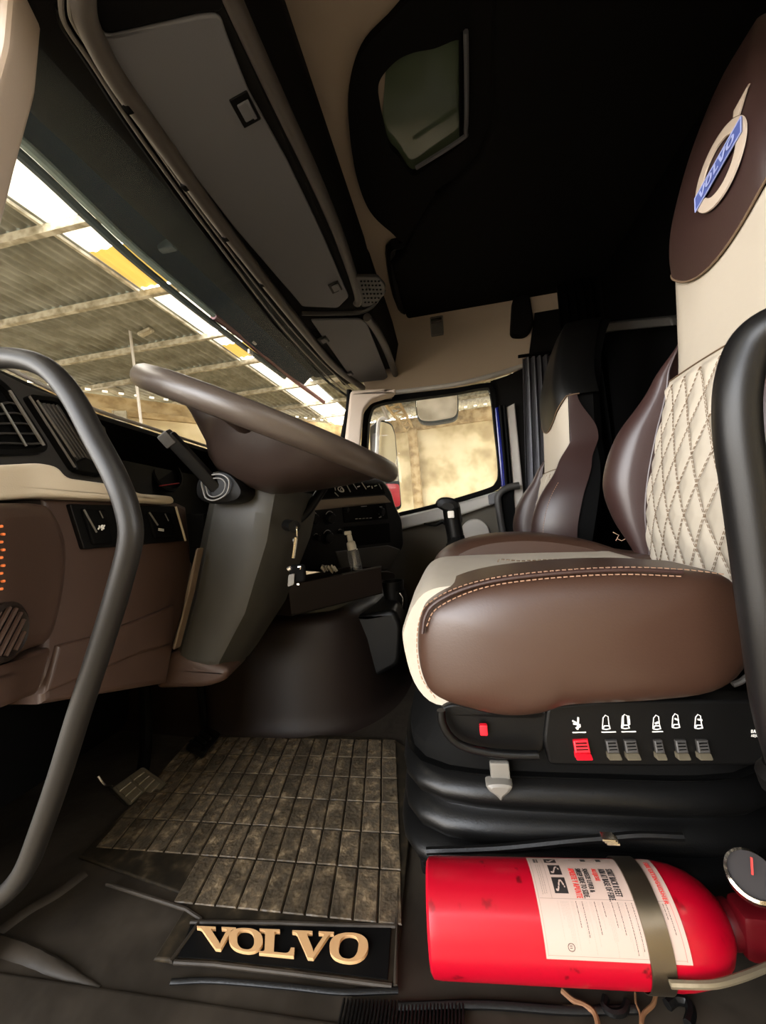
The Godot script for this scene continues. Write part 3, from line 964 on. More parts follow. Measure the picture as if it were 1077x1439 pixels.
# ---------------------------------------------------------------- dashboard, wheel, column, centre
func dash() -> void:
	var m: B
	var d = thing("dashboard", "brown and beige dashboard with black vents and dark centre stack", "dashboard", Vector3(-0.7, 0.3, -1.2))
	# black upper body from door to door
	m = B.new()
	var rows = []
	for q in [[-0.38, 0.865, 0.0], [-0.55, 0.852, 0.0], [-0.72, 0.822, 0.0], [-0.95, 0.81, 0.0], [-1.165, 0.8, 0.0], [-1.3, 0.77, 0.12], [-1.6, 0.74, 0.26], [-2.09, 0.72, 0.28]]:
		var y: float = q[1]
		var x: float = -0.72 + q[2]
		rows.append(PackedVector3Array([Vector3(-1.0, y - 0.05, q[0]), Vector3(-0.93, y - 0.005, q[0]), Vector3(x - 0.03, y, q[0]), Vector3(x - 0.008, y - 0.006, q[0]), Vector3(x, y - 0.02, q[0]), Vector3(x - 0.06, y - 0.08, q[0]), Vector3(x - 0.07, 0.56, q[0]), Vector3(x - 0.02, 0.42, q[0]), Vector3(-1.0, 0.38, q[0])]))
	m.rows(rows, true, true)
	part(m, "upper_body", M.black_plastic, d)
	m = B.new()
	m.tube(smooth(polyx(-0.722, [-40, 496, 0, 512, 60, 541, 135, 576, 220, 604, 312, 634]), false, 5), 0.004, 8)
	part(m, "top_bead", M.light_grey_plastic, d)
	# vent housing beside the door
	var vp = Plane(P(0, 600, 0.50), P(130, 650, 0.66), P(60, 520, 0.60))
	m = B.new()
	m.prism(polyl(vp, [-120, 470, 0, 522, 36, 540, 110, 566, 148, 600, 170, 690, 60, 700, -120, 700]), Vector3(-0.06, 0, -0.05), 0.006)
	part(m, "vent_housing", M.frame_grey, d)
	var nv = vp.normal if vp.normal.x > 0 else -vp.normal
	# first vent
	var v1 = MeshInstance3D.new()
	m = B.new()
	m.frame(round_corners(polyl(vp, [-60, 500, 4, 545, 60, 628, 55, 639, 6, 642, -60, 640]), 0.012), round_corners(polyl(vp, [-55, 510, 2, 552, 51, 627, 48, 632, 8, 635, -55, 632]), 0.01), nv * 0.012)
	v1 = part(m, "air_vent", M.black_plastic, d)
	m = B.new()
	m.prism(polyl(vp, [-58, 505, 3, 550, 54, 630, 6, 638, -58, 636]), nv * 0.002)
	part(m, "vent_back", M.matt_black, v1)
	for k in 5:
		m = B.new()
		var y = 572.0 + k * 13.5
		m.tube(smooth(PackedVector3Array([PL(-55, y + 6, vp), PL(-10, y - 1, vp), PL(6 + k * 7, y - 4 + k, vp), PL(18 + k * 7.6, y - 1, vp)]), false, 4), 0.0035, 6, false, 0.5)
		for i in m.v.size(): m.v[i] += nv * 0.008
		part(m, "slat", M.frame_grey, v1)
	m = B.new()
	m.tube(polyl(vp, [-8, 570, 28, 630]), 0.002, 6)
	m.tube(polyl(vp, [4, 552, 53, 629]), 0.003, 6)
	for i in m.v.size(): m.v[i] += nv * 0.012
	part(m, "divider", M.mid_grey, v1)
	# second vent with long slats
	m = B.new()
	m.frame(round_corners(polyl(vp, [29, 557, 70, 562, 84, 570, 145, 662, 138, 672, 98, 663, 92, 655]), 0.01), round_corners(polyl(vp, [37, 564, 68, 567, 79, 574, 137, 660, 132, 664, 103, 656, 97, 650]), 0.008), nv * 0.014)
	var v2 = part(m, "air_vent", M.black_plastic, d)
	m = B.new()
	m.prism(polyl(vp, [34, 560, 80, 566, 140, 662, 100, 660]), nv * 0.002)
	part(m, "vent_back", M.matt_black, v2)
	for k in 6:
		m = B.new()
		var t = k / 5.0
		m.tube(polyl(vp, [42 + 32 * t, 567 + 4 * t, 102 + 28 * t, 650 + 6 * t]), 0.0032, 6, false, 0.5)
		for i in m.v.size(): m.v[i] += nv * 0.009
		part(m, "slat", M.frame_grey, v2)
	for q in [[31, 560, 96, 660], [42, 566, 96, 645]]:
		m = B.new()
		m.tube(polyl(vp, q), 0.0022, 6)
		for i in m.v.size(): m.v[i] += nv * 0.014
		part(m, "bright_edge", M.mid_grey, v2)
	m = B.new()
	m.prism(round_corners(polyl(vp, [95, 652, 110, 645, 132, 655, 142, 668, 120, 670, 97, 664]), 0.006), nv * 0.016, 0.004)
	part(m, "thumb_wheel", M.black_plastic, v2)
	# cream trim shelf
	m = B.new()
	m.prism(round_corners(polyx(-0.575, [-120, 655, 0, 653, 60, 650, 84, 655, 96, 671, 160, 680, 188, 687, 197, 693, 245, 697, 247, 708, 190, 703, 95, 699, 62, 698, 0, 703, -120, 720]), 0.012), Vector3(-0.08, 0, 0), 0.007)
	part(m, "cream_trim", M.cream_plastic, d)
	# brown lower panels
	m = B.new()
	m.prism(polyx(-0.605, [60, 700, 250, 706, 263, 712, 272, 796, 262, 850, 246, 905, 236, 960, 60, 990]), Vector3(-0.1, 0, 0), 0.01)
	part(m, "knee_panel", M.brown_plastic, d)
	var cp = Plane(PX(90, 720, -0.59), PX(66, 960, -0.585), PX(-100, 800, -0.52))
	m = B.new()
	m.prism(round_corners(polyl(cp, [-160, 706, 60, 705, 80, 712, 100, 760, 96, 830, 78, 905, 40, 915, 0, 944, -160, 960]), 0.03), Vector3(-0.1, 0, -0.02), 0.02, 5)
	part(m, "side_panel", M.brown_plastic, d)
	m = B.new()
	m.prism(round_corners(polyl(cp, [-160, 964, 0, 948, 42, 919, 76, 909, 56, 975, 0, 998, -160, 1020]), 0.01), Vector3(-0.1, 0, -0.02), 0.01)
	part(m, "lower_side_panel", M.brown_plastic, d)
	m = B.new()
	m.prism(polyx(-0.598, [82, 907, 140, 892, 246, 850, 243, 905, 200, 918, 130, 948, 64, 975]), Vector3(-0.1, 0, 0), 0.006)
	part(m, "lower_knee_panel", M.brown_plastic, d)
	m = B.new()
	m.prism(polyx(-0.61, [-140, 700, 0, 704, 64, 700, 95, 702, 97, 712, 60, 712, -20, 722, -140, 740]), Vector3(-0.05, 0, 0), 0.004)
	part(m, "shadow_gap", M.dark_brown_plastic, d)
	# switch panel
	m = B.new()
	m.prism(round_corners(polyx(-0.597, [98, 708, 246, 711, 262, 760, 118, 772]), 0.004), Vector3(-0.012, 0, 0), 0.002)
	var sp = part(m, "switch_panel", M.black_plastic, d)
	m = B.new()
	m.tube(polyx(-0.596, [247, 712, 261, 760]), 0.0025, 6)
	part(m, "bright_edge", M.cream_plastic, sp)
	for q in [[116, 714, 150, 716, 160, 764, 132, 766], [208, 718, 240, 720, 248, 754, 218, 756]]:
		m = B.new()
		m.prism(round_corners(polyx(-0.592, q), 0.005), Vector3(-0.01, 0, 0), 0.003)
		part(m, "rocker_switch", M.matt_black, sp)
		m = B.new()
		m.tube(polyx(-0.589, [q[0] + 2, q[1] + 2, q[6] + 4, q[7] - 18]), 0.0016, 6)
		m.tube(polyx(-0.589, [q[0] + 24, q[1] + 4, q[0] + 29, q[1] + 14]), 0.001, 6)
		part(m, "switch_edge", M.mid_grey, sp)
	m = B.new()
	for q in [[141, 742, 144, 738], [139, 739, 146, 743], [143, 745, 147, 738], [138, 744, 140, 741]]: m.tube(polyx(-0.588, q), 0.0014, 6)
	for q in [[223, 743, 230, 744], [223, 745, 230, 746]]: m.tube(polyx(-0.588, q), 0.0012, 6)
	part(m, "switch_symbol", M.white_print, sp)
	# round vent and reflector at the left edge
	m = B.new()
	var rc = PL(4, 888, cp)
	var rn = cp.normal if cp.normal.x > 0 else -cp.normal
	m.lathe([[0.036, 0.0], [0.036, 0.006], [0.031, 0.009], [0.028, 0.002], [0.0, 0.001]], rc, rn, 30, false)
	var rv = part(m, "round_vent", M.dark_brown_plastic, d)
	for k in 6:
		m = B.new()
		var e = Vector3(0, 1, 0).slide(rn).normalized()
		var g = rn.cross(e)
		var dir = (e * 0.75 - g * 0.66).normalized()
		var sd = rn.cross(dir)
		var o = (k - 2.5) * 0.0105
		var l = sqrt(maxf(0.0, 0.029 * 0.029 - o * o))
		m.tube(PackedVector3Array([rc + rn * 0.005 + sd * o - dir * l, rc + rn * 0.005 + sd * o + dir * l]), 0.0028, 6)
		part(m, "slat", M.brown_plastic, rv)
	for k in 9:
		m = B.new()
		m.box(PL(-4 + (k % 2) * 3, 740 + k * 11, cp) + rn * 0.004, Vector3(0.004, 0.0035, 0.004), Basis.IDENTITY, 0.0012)
		part(m, "orange_bead", mat("amber", Color(0.95, 0.5, 0.25), 0.4) if not M.has("amber") else M.amber, d)
	# instrument dials in the recess
	m = B.new()
	m.lathe([[0.05, 0.0], [0.05, 0.012], [0.044, 0.014], [0.042, 0.004], [0.0, 0.004]], PX(232, 668, -0.785), Vector3(0.97, 0.2, 0.15).normalized(), 28, false)
	var dial = part(m, "dial", M.black_plastic, d)
	m = B.new()
	m.tube(polyx(-0.765, [224, 683, 252, 679]), 0.0016, 6)
	part(m, "needle", M.red_plastic, dial)
	# centre stack
	var cs = Plane(P(400, 715, 1.0), P(560, 715, 1.6), P(400, 790, 1.02))
	var n = cs.normal if cs.normal.x > 0 else -cs.normal
	var up = func(q: PackedVector3Array, h: float) -> PackedVector3Array:
		var o = PackedVector3Array()
		for x in q: o.append(x + n * h)
		return o
	m = B.new()
	m.prism(round_corners(polyl(cs, [370, 700, 440, 680, 540, 672, 552, 690, 556, 707, 566, 728, 569, 768, 549, 803, 470, 806, 380, 800]), 0.03), -n * 0.22, 0.014)
	var st = part(m, "centre_stack", M.black_plastic, d)
	m = B.new()
	m.prism(up.call(round_corners(polyl(cs, [392, 723, 402, 708, 441, 703, 540, 696, 549, 706, 545, 706, 443, 713]), 0.006), 0.004), -n * 0.012, 0.002)
	part(m, "beige_strip", M.beige_strip, st)
	m = B.new()
	m.prism(up.call(round_corners(polyl(cs, [420, 700, 424, 689, 470, 678, 537, 680, 541, 694, 444, 701]), 0.006), 0.003), -n * 0.01, 0.002)
	part(m, "switch_row", M.matt_black, st)
	for q in [[484, 678, 491, 691], [493, 677, 500, 687], [507, 678, 513, 687], [531, 680, 535, 687], [469, 692, 474, 697], [469, 684, 470, 689]]:
		m = B.new()
		m.tube(up.call(polyl(cs, q), 0.005), 0.0016, 5)
		part(m, "divider", M.light_grey_plastic, st)
	m = B.new()
	m.tube(up.call(smooth(polyl(cs, [474, 685, 478, 684, 481, 689, 478, 691, 474, 688]), true, 4), 0.005), 0.0016, 5, true)
	m.tube(up.call(smooth(polyl(cs, [477, 687, 480, 686, 482, 690, 479, 691]), true, 4), 0.005), 0.0012, 5, true)
	for q in [[501, 684, 504, 683], [515, 684, 518, 683], [521, 683, 522, 686], [525, 683, 528, 682]]: m.tube(up.call(polyl(cs, q), 0.005), 0.0018, 5)
	part(m, "switch_symbol", M.white_print, st)
	for q in [[439, 729, 0.021], [462, 728, 0.023], [459, 755, 0.024], [443, 755, 0.012], [484, 716, 0.011], [534, 719, 0.02], [477, 747, 0.009]]:
		m = B.new()
		var r: float = q[2]
		m.lathe([[r, 0.0], [r, 0.002], [r * 0.8, 0.003], [r * 0.75, 0.014], [r * 0.6, 0.017], [0.0, 0.017]], PL(q[0], q[1], cs), n, 22)
		var kn = part(m, "knob", M.black_plastic, st)
		m = B.new()
		var c = PL(q[0], q[1], cs) + n * 0.0025
		var arc = PackedVector3Array()
		var e2 = Vector3.UP.slide(n).normalized()
		var f2 = n.cross(e2)
		for k in 9: arc.append(c + (e2 * cos(-1.0 + k * 0.24) + f2 * sin(-1.0 + k * 0.24)) * r * 0.95)
		m.tube(arc, 0.0009, 5)
		part(m, "dial_mark", M.light_grey_plastic, kn)
	m = B.new()
	m.prism(up.call(round_corners(polyl(cs, [481, 712, 541, 707, 545, 729, 483, 735]), 0.006), 0.004), -n * 0.01, 0.002)
	var rd = part(m, "radio", M.matt_black, st)
	m = B.new()
	for k in 5: m.tube(up.call(polyl(cs, [498 + k * 5, 729 - k * 0.3, 501 + k * 5, 728.7 - k * 0.3]), 0.005), 0.0014, 5)
	m.tube(up.call(polyl(cs, [506, 711.5, 514, 711]), 0.005), 0.0012, 5)
	for q in [[532, 712, 535, 712], [531, 722, 534, 721], [531, 727, 534, 726]]: m.tube(up.call(polyl(cs, q), 0.006), 0.0016, 5)
	part(m, "radio_print", M.light_grey_plastic, rd)
	m = B.new()
	m.prism(up.call(polyl(cs, [483, 741, 546, 735, 548, 762, 490, 768]), 0.001), n * 0.003, 0.001)
	part(m, "storage_slot", M.matt_black, st)
	m = B.new()
	m.prism(up.call(round_corners(polyl(cs, [470, 775, 545, 766, 562, 772, 547, 800, 480, 803]), 0.01), 0.004), -n * 0.01, 0.003)
	part(m, "lower_fascia", M.frame_grey, st)
	m = B.new()
	m.prism(round_corners(poly(1.58, [547, 804, 556, 806, 556, 835, 536, 835, 535, 804]), 0.01), Vector3(-0.05, 0, -0.1), 0.006)
	part(m, "fascia_foot", M.dark_brown_plastic, d)
	# lower console between the footwells
	m = B.new()
	m.prism(round_corners(poly(1.12, [420, 872, 500, 866, 556, 856, 566, 880, 562, 935, 502, 968, 470, 960, 430, 880]), 0.02), Vector3(-0.03, 0, -0.4), 0.015)
	part(m, "lower_console", M.black_plastic, d)

	# engine cover with a rounded corner and flared foot
	rows = []
	for q in [[0.0, 0.035], [0.006, 0.022], [0.02, 0.008], [0.05, 0.0], [0.12, -0.012], [0.2, -0.025], [0.265, -0.045], [0.285, -0.065], [0.29, -0.1]]:
		var o: float = q[1]
		var base = PackedVector3Array([Vector3(-1.0, q[0], -1.02 + o), Vector3(-0.75, q[0], -0.99 + o), Vector3(-0.52, q[0], -0.965 + o), Vector3(-0.40, q[0], -0.98 + o), Vector3(-0.31 + o * 0.5, q[0], -1.03 + o * 0.8), Vector3(-0.25 + o, q[0], -1.13 + o * 0.3), Vector3(-0.22 + o, q[0], -1.3), Vector3(-0.22 + o, q[0], -1.62), Vector3(-0.3 + o, q[0], -1.72 - o), Vector3(-1.0, q[0], -1.75 - o)])
		rows.append(smooth(base, false, 5))
	m = B.new()
	m.rows(rows)
	m.fill(rows[rows.size() - 1])
	var ec = part(m, "engine_cover", M.dark_brown_plastic, null, 50)
	tag(ec, "dark brown moulded engine cover bulging into the footwell behind the mat", "engine cover")

	# tray box with what lies in it, cup holder
	var tr = thing("console_tray", "open brown storage tray under the radio, spray bottle standing in it", "tray", P(470, 862, 1.05))
	m = B.new()
	var fa = [P(405, 822, 0.98), P(536, 796, 1.16), P(538, 834, 1.16), P(410, 866, 0.98)]
	var back = Vector3(-0.11, 0.0, -0.05)
	m.prism(round_corners(PackedVector3Array(fa), 0.008), back * 0.09, 0.003)
	part(m, "front_panel", M.dark_brown_plastic, tr)
	m = B.new()
	m.prism(PackedVector3Array([fa[3], fa[2], fa[2] + back, fa[3] + back]), Vector3(0, 0.006, 0), 0.001)
	part(m, "tray_floor", M.matt_black, tr)
	m = B.new()
	m.prism(PackedVector3Array([fa[1], fa[2], fa[2] + back, fa[1] + back]), (fa[0] - fa[1]).normalized() * 0.006, 0.001)
	m.prism(PackedVector3Array([fa[0], fa[3], fa[3] + back, fa[0] + back]), (fa[1] - fa[0]).normalized() * 0.006, 0.001)
	m.prism(PackedVector3Array([fa[0] + back, fa[1] + back, fa[2] + back, fa[3] + back]), -back * 0.05, 0.001)
	part(m, "side_wall", M.dark_brown_plastic, tr)
	m = B.new()
	m.tube(PackedVector3Array([fa[0].lerp(fa[1], 0.55), fa[1]]), 0.003, 6)
	part(m, "rim", M.frame_grey, tr)
	var sb = thing("spray_bottle", "small clear spray bottle with a white cap standing in the brown tray", "bottle", P(503, 812, 1.13))
	var bax = (P(490, 750, 1.13) - P(504, 812, 1.13)).normalized()
	m = B.new()
	m.lathe([[0.016, 0.0], [0.018, 0.004], [0.018, 0.078], [0.016, 0.088], [0.009, 0.094]], P(505, 815, 1.13), bax, 20)
	part(m, "bottle", M.clear_plastic, sb)
	m = B.new()
	m.lathe([[0.015, 0.002], [0.016, 0.006], [0.016, 0.04], [0.0, 0.041]], P(505, 815, 1.13), bax, 18)
	part(m, "liquid", M.matt_black, sb)
	m = B.new()
	m.lathe([[0.013, 0.09], [0.0135, 0.1], [0.0125, 0.112], [0.008, 0.116], [0.0075, 0.132], [0.006, 0.137], [0.0, 0.138]], P(505, 815, 1.13), bax, 20)
	m.box(P(489, 749, 1.12), Vector3(0.02, 0.012, 0.012), Basis.IDENTITY, 0.003)
	part(m, "spray_cap", M.white_plastic, sb)
	m = B.new()
	var cr = PackedVector3Array()
	for k in 9:
		cr.append(P(452 + k * 2.4, 801 - 3.0 * absf(sin(k * 1.9)), 1.08 + 0.01 * sin(k * 2.7)))
	for k in 4:
		var c2 = PackedVector3Array()
		for x in cr: c2.append(x + Vector3(0, 0.004 - k * 0.004 + 0.003 * sin(x.x * 900.0 + k * 2.0), -0.006 * k))
		m.tube(c2, 0.004, 6)
	tag(part(m, "wrapper", M.paper), "crumpled pale wrapper lying in the brown tray left of the spray bottle", "wrapper")
	var ch = thing("cup_holder", "black double ring cup holder at the right end of the brown tray", "cup holder", P(551, 850, 1.3))
	for q in [[552, 818, 0.037, 0.05], [556, 830, 0.032, 0.06]]:
		m = B.new()
		var r: float = q[2]
		m.lathe([[r * 0.85, -q[3]], [r, 0.0], [r * 0.99, 0.004], [r * 0.93, 0.004], [r * 0.9, 0.0], [r * 0.8, -q[3]]], P(q[0], q[1], 1.28), Vector3.UP, 26, false)
		part(m, "ring", M.black_plastic, ch)
	m = B.new()
	m.tube(smooth(poly(1.25, [562, 833, 566, 840, 566, 850, 564, 856]), false, 4), 0.0025, 6)
	part(m, "wire_clip", M.chrome, ch)

	# gear lever
	var gl = thing("gear_lever", "black gear lever with a rounded grip and a small white button", "lever", P(642, 800, 1.15))
	m = B.new()
	m.tube(smooth(poly(1.15, [634, 715, 637, 735, 640, 752, 641, 762]), false, 5), 0.024, 14)
	m.pillow(smooth(poly(1.17, [614, 704, 622, 699, 636, 700, 645, 707, 648, 720, 649, 735, 632, 736, 630, 722, 620, 716, 613, 711]), true, 4), Vector3(0, 0, 1), [[0.5, -0.024], [0.85, -0.02], [1.0, -0.008], [1.0, 0.012], [0.85, 0.024], [0.5, 0.028]])
	part(m, "grip", M.black_plastic, gl)
	m = B.new()
	m.lathe([[0.03, 0.0], [0.032, 0.006], [0.03, 0.03], [0.026, 0.034], [0.024, 0.05], [0.0, 0.05]], P(644, 778, 1.15), Vector3(-0.05, 1, 0).normalized(), 20)
	m.tube(PackedVector3Array([P(644, 778, 1.15), P(650, 860, 1.15), Vector3(0.0, 0.0, -1.15)]), 0.03, 12)
	part(m, "collar", M.matt_black, gl)
	m = B.new()
	m.box(P(634, 723, 1.115), Vector3(0.018, 0.02, 0.01), Basis.IDENTITY, 0.003)
	part(m, "button", M.white_plastic, gl)

	# steering column
	var sc = thing("steering_column", "grey steering column shroud slanting down below the wheel", "steering column", P(285, 935, 0.75))
	m = B.new()
	rows = []
	for q in [[290, 682, 420, 692, 0.09], [287, 705, 416, 725, 0.105], [278, 745, 410, 760, 0.10], [262, 830, 375, 860, 0.085], [246, 905, 335, 925, 0.075], [244, 914, 328, 938, 0.06]]:
		var l: float = q[4]
		var a: Vector3 = P(q[0], q[1], 0.78)
		var b: Vector3 = P(q[2], q[3], 0.78)
		var ring = PackedVector3Array()
		for e in [[0.0, -0.06], [0.03, -0.02], [0.1, 0.012], [0.28, 0.05], [0.4, 0.056], [0.72, 0.056], [0.85, 0.045], [0.96, 0.0], [1.0, -0.05], [0.98, -0.12], [0.8, -0.16], [0.2, -0.16], [0.02, -0.12]]:
			ring.append(a.lerp(b, e[0]) + Vector3(0, 0, e[1] * l / 0.1))
		rows.append(ring)
	m.rows(rows, true, true)
	part(m, "shroud", M.grey_plastic, sc, 26)
	m = B.new()
	m.prism(round_corners(poly(0.7, [241, 912, 263, 830, 276, 770, 278, 772, 266, 832, 245, 914]), 0.004), Vector3(0, 0, -0.02), 0.003)
	part(m, "shroud_lit_edge", M.shroud_lit_tan, sc)  # tan strip paints in the light on the shroud's left face
	m = B.new()
	m.prism(round_corners(poly(0.74, [228, 925, 246, 915, 322, 940, 318, 958, 290, 968, 215, 970]), 0.02), Vector3(-0.02, 0, -0.12), 0.015)
	part(m, "column_boot", M.brown_plastic, sc)
	m = B.new()
	m.prism(poly(0.79, [262, 722, 286, 722, 288, 760, 276, 800, 266, 790]), Vector3(0, 0, -0.04), 0.004)
	part(m, "gap_cover", M.matt_black, sc)
	# collar and stalk
	m = B.new()
	var ca = (P(285, 665, 0.66) - P(306, 700, 0.70)).normalized()
	m.pillow(smooth(poly(0.69, [278, 680, 288, 668, 312, 662, 330, 668, 345, 690, 335, 705, 300, 708, 280, 700]), true, 4), Vector3(0, 0, -1), [[0.55, -0.012], [0.9, -0.008], [1.0, 0.002], [1.0, 0.05]])
	part(m, "stalk_collar", M.black_plastic, sc)
	for q in [[1.0, 0.0016], [0.72, 0.0013]]:
		m = B.new()
		var ring = PackedVector3Array()
		for x in smooth(poly(0.672, [286, 690, 284, 676, 296, 668, 312, 667, 322, 676, 318, 694, 302, 703, 290, 700]), true, 4):
			var c = P(303, 686, 0.672)
			ring.append(c + (x - c) * q[0])
		m.tube(ring, q[1], 6, true)
		part(m, "collar_ring", M.mid_grey, sc)
	m = B.new()
	var s0 = P(309, 690, 0.69)
	var s1 = P(236, 611, 0.63)
	var sx = (s1 - s0).normalized()
	var sy = sx.cross(Vector3(0, 0.1, 1)).normalized()
	var sb2 = Basis(sx, sy, sx.cross(sy))
	m.box((s0 + s1) / 2, Vector3(s0.distance_to(s1), 0.024, 0.02), sb2, 0.005)
	var stalk = part(m, "stalk", M.black_plastic, sc)
	m = B.new()
	m.box(s1 - sx * 0.006 - sy * 0.004, Vector3(0.026, 0.022, 0.024), sb2, 0.003)
	part(m, "stalk_tip", M.frame_grey, stalk)
	m = B.new()
	m.tube(smooth(PackedVector3Array([P(415, 735, 0.82), P(432, 718, 0.84), P(446, 698, 0.86), P(458, 680, 0.88)]), false, 4), 0.011, 10)
	part(m, "stalk", M.black_plastic, sc)
	# keys
	var ky = thing("key_bunch", "bunch of keys with silver rings hanging beside the steering column", "keys", P(412, 825, 0.72))
	m = B.new()
	m.tube(PackedVector3Array([P(404, 738, 0.75), P(414, 740, 0.72)]), 0.012, 12)
	part(m, "key_head", M.black_plastic, ky)
	m = B.new()
	var kr = PackedVector3Array()
	for k in 14: kr.append(P(417, 748, 0.715) + Vector3(0.004 * cos(k * TAU / 14), 0.013 * sin(k * TAU / 14), 0.009 * cos(k * TAU / 14)))
	m.tube(kr, 0.0016, 6, true)
	m.tube(poly(0.71, [416, 755, 414, 770, 412, 784]), 0.0035, 6)
	part(m, "key_ring", M.chrome, ky)
	m = B.new()
	m.prism(round_corners(poly(0.71, [411, 757, 417, 756, 416, 773, 413, 773]), 0.003), Vector3(0, 0, -0.004), 0.001)
	m.prism(round_corners(poly(0.71, [405, 808, 414, 806, 413, 822, 404, 825]), 0.003), Vector3(0, 0, -0.004), 0.001)
	part(m, "key_tag", M.mid_grey, ky)
	m = B.new()
	m.prism(round_corners(poly(0.715, [404, 795, 427, 793, 429, 818, 410, 820]), 0.008), Vector3(0, 0, -0.012), 0.004)
	part(m, "key_fob", M.matt_black, ky)
	m = B.new()
	m.tube(poly(0.7, [405, 800, 409, 798]), 0.004, 6)
	m.tube(poly(0.7, [419, 797, 423, 796, 422, 800]), 0.0018, 5)
	m.tube(poly(0.7, [418, 821, 421, 821]), 0.0018, 5)
	part(m, "fob_mark", M.chrome, ky)

	# steering wheel
	var wc = P(390, 604, 0.765)
	var fx = (P(546, 656, 0.765) - P(240, 541, 0.765)).normalized()
	var nn = Vector3(-fx.y, fx.x, 0).normalized()     # up from the wheel's plane
	nn = (nn + Vector3(0, 0, 0.0)).normalized()
	var R = P(546, 656, 0.765).distance_to(P(240, 541, 0.765)) / 2 - 0.012
	var sw = thing("steering_wheel", "worn grey brown steering wheel seen edge on from below", "steering wheel", wc)
	m = B.new()
	var ring2 = PackedVector3Array()
	for k in 64: ring2.append(wc + fx * cos(k * TAU / 64) * R + Vector3(0, 0, 1) * sin(k * TAU / 64) * R)
	m.tube(ring2, 0.021, 16, true, 1.0, nn)
	part(m, "rim", mat("wheel_rim", Color(0.27, 0.235, 0.21), 0.34, {"nrm": "fine", "nk": 0.3, "scale": 14.0}), sw)
	m = B.new()
	rows = []
	var U0 = -R
	for q in [[0.03, 0.008, 0.075], [0.06, 0.016, 0.085], [0.09, 0.04, 0.085], [0.12, 0.07, 0.085], [0.15, 0.098, 0.09], [0.172, 0.13, 0.1], [0.2, 0.147, 0.115], [0.26, 0.152, 0.13], [0.32, 0.146, 0.135], [0.38, 0.108, 0.15], [0.44, 0.07, 0.14], [0.49, 0.036, 0.1], [0.515, 0.012, 0.06]]:
		var k: float = 2 * R / 0.53
		var c: Vector3 = wc + fx * (U0 + q[0] * k)
		var dp: float = q[1] * k * 0.93
		var w: float = q[2]
		var ring = PackedVector3Array()
		for e in [[-1.0, 0.0], [-0.9, 0.3], [-0.78, 0.62], [-0.62, 0.86], [-0.4, 0.97], [0.0, 1.0], [0.4, 0.97], [0.62, 0.86], [0.78, 0.62], [0.9, 0.3], [1.0, 0.0], [0.6, -0.12], [0.0, -0.16], [-0.6, -0.12]]:
			ring.append(c - nn * dp * e[1] + Vector3(0, 0, e[0] * w))
		rows.append(ring)
	m.rows(rows, true, true)
	part(m, "hub_cover", mat("wheel_hub", Color(0.17, 0.13, 0.112), 0.36, {"nrm": "fine", "nk": 0.3, "scale": 14.0}), sw, 60)
	m = B.new()
	m.lathe([[0.0, 0.002], [0.005, 0.0015], [0.006, 0.0]], P(359, 635, 0.69), Vector3(0, -0.3, 1).normalized(), 14)
	part(m, "screw_hole", M.matt_black, sw)
	m = B.new()
	m.lathe([[0.105, -0.012], [0.106, 0.0], [0.095, 0.012], [0.06, 0.02], [0.0, 0.023]], wc, nn, 32)
	part(m, "horn_pad", M.wheel_hub, sw)
	for sg in [-1.0, 1.0]:
		m = B.new()
		m.tube(PackedVector3Array([wc + Vector3(0, 0, sg * R * 0.95), wc + Vector3(0, 0, sg * R * 0.3) - nn * 0.03]), 0.02, 10, false, 0.5)
		part(m, "spoke", M.wheel_hub, sw)

	# overhead console
	var oc = thing("overhead_console", "long dark overhead storage console with grey doors along the windscreen top", "storage console", Vector3(-0.35, 1.24, -1.2))
	for q in [[-0.37, -1.42, 0.0], [-1.46, -2.07, 0.012]]:
		m = B.new()
		rows = []
		for z in [q[0], q[0] - 0.02, (q[0] + q[1]) / 2, q[1] + 0.03, q[1]]:
			var sh: float = 0.0 if z < q[0] - 0.001 and z > q[1] + 0.001 else 0.012
			var s: float = q[2]
			rows.append(PackedVector3Array([Vector3(-0.52, 1.25 + sh, z), Vector3(-0.475, 1.245 + s + sh, z), Vector3(-0.285, 1.29 + s + sh, z), Vector3(-0.262, 1.288 + s + sh, z), Vector3(-0.245 - sh, 1.3 + s, z), Vector3(-0.235 - sh, 1.33 + s, z), Vector3(-0.215 - sh, 1.42, z), Vector3(-0.235 - sh, 1.54, z), Vector3(-0.27, 1.625, z), Vector3(-0.52, 1.625, z)]))
		m.rows(rows, true, true)
		part(m, "console_body", M.dark_liner, oc, 30)
	var op = Plane(Vector3(-0.475, 1.2435, -0.5), Vector3(-0.475, 1.2435, -1.5), Vector3(-0.285, 1.2885, -0.5))
	var on = op.normal if op.normal.y < 0 else -op.normal
	for q in [[133, 30, 150, 46, 280, 16, 308, 14, 316, 40, 347, 120, 402, 220, 450, 320, 490, 414, 474, 430, 424, 428, 418, 420, 330, 318, 250, 215, 190, 135], [436, 447, 505, 446, 515, 452, 545, 528, 540, 532, 502, 536, 487, 520, 455, 475]]:
		m = B.new()
		m.prism(round_corners(polyl(op, q), 0.012), on * 0.008, 0.003)
		part(m, "console_door", M.panel_grey, oc)
	m = B.new()
	m.prism(round_corners(polyl(op, [100, -40, 320, -60, 312, 12, 280, 14, 150, 44, 130, 26]), 0.01), on * 0.006, 0.003)
	part(m, "end_panel", M.black_plastic, oc)
	for q in [[[310, -40, 340, 30, 400, 160, 440, 245, 478, 335, 503, 412, 502, 426], 0.015, "frame_grey"], [[516, 446, 530, 465, 545, 495, 556, 526], 0.016, "frame_grey"]]:
		m = B.new()
		m.tube(smooth(polyl(op, q[2 - 2]), false, 5), q[1], 10)
		part(m, "front_bar", M.bar_grey, oc)
	m = B.new()
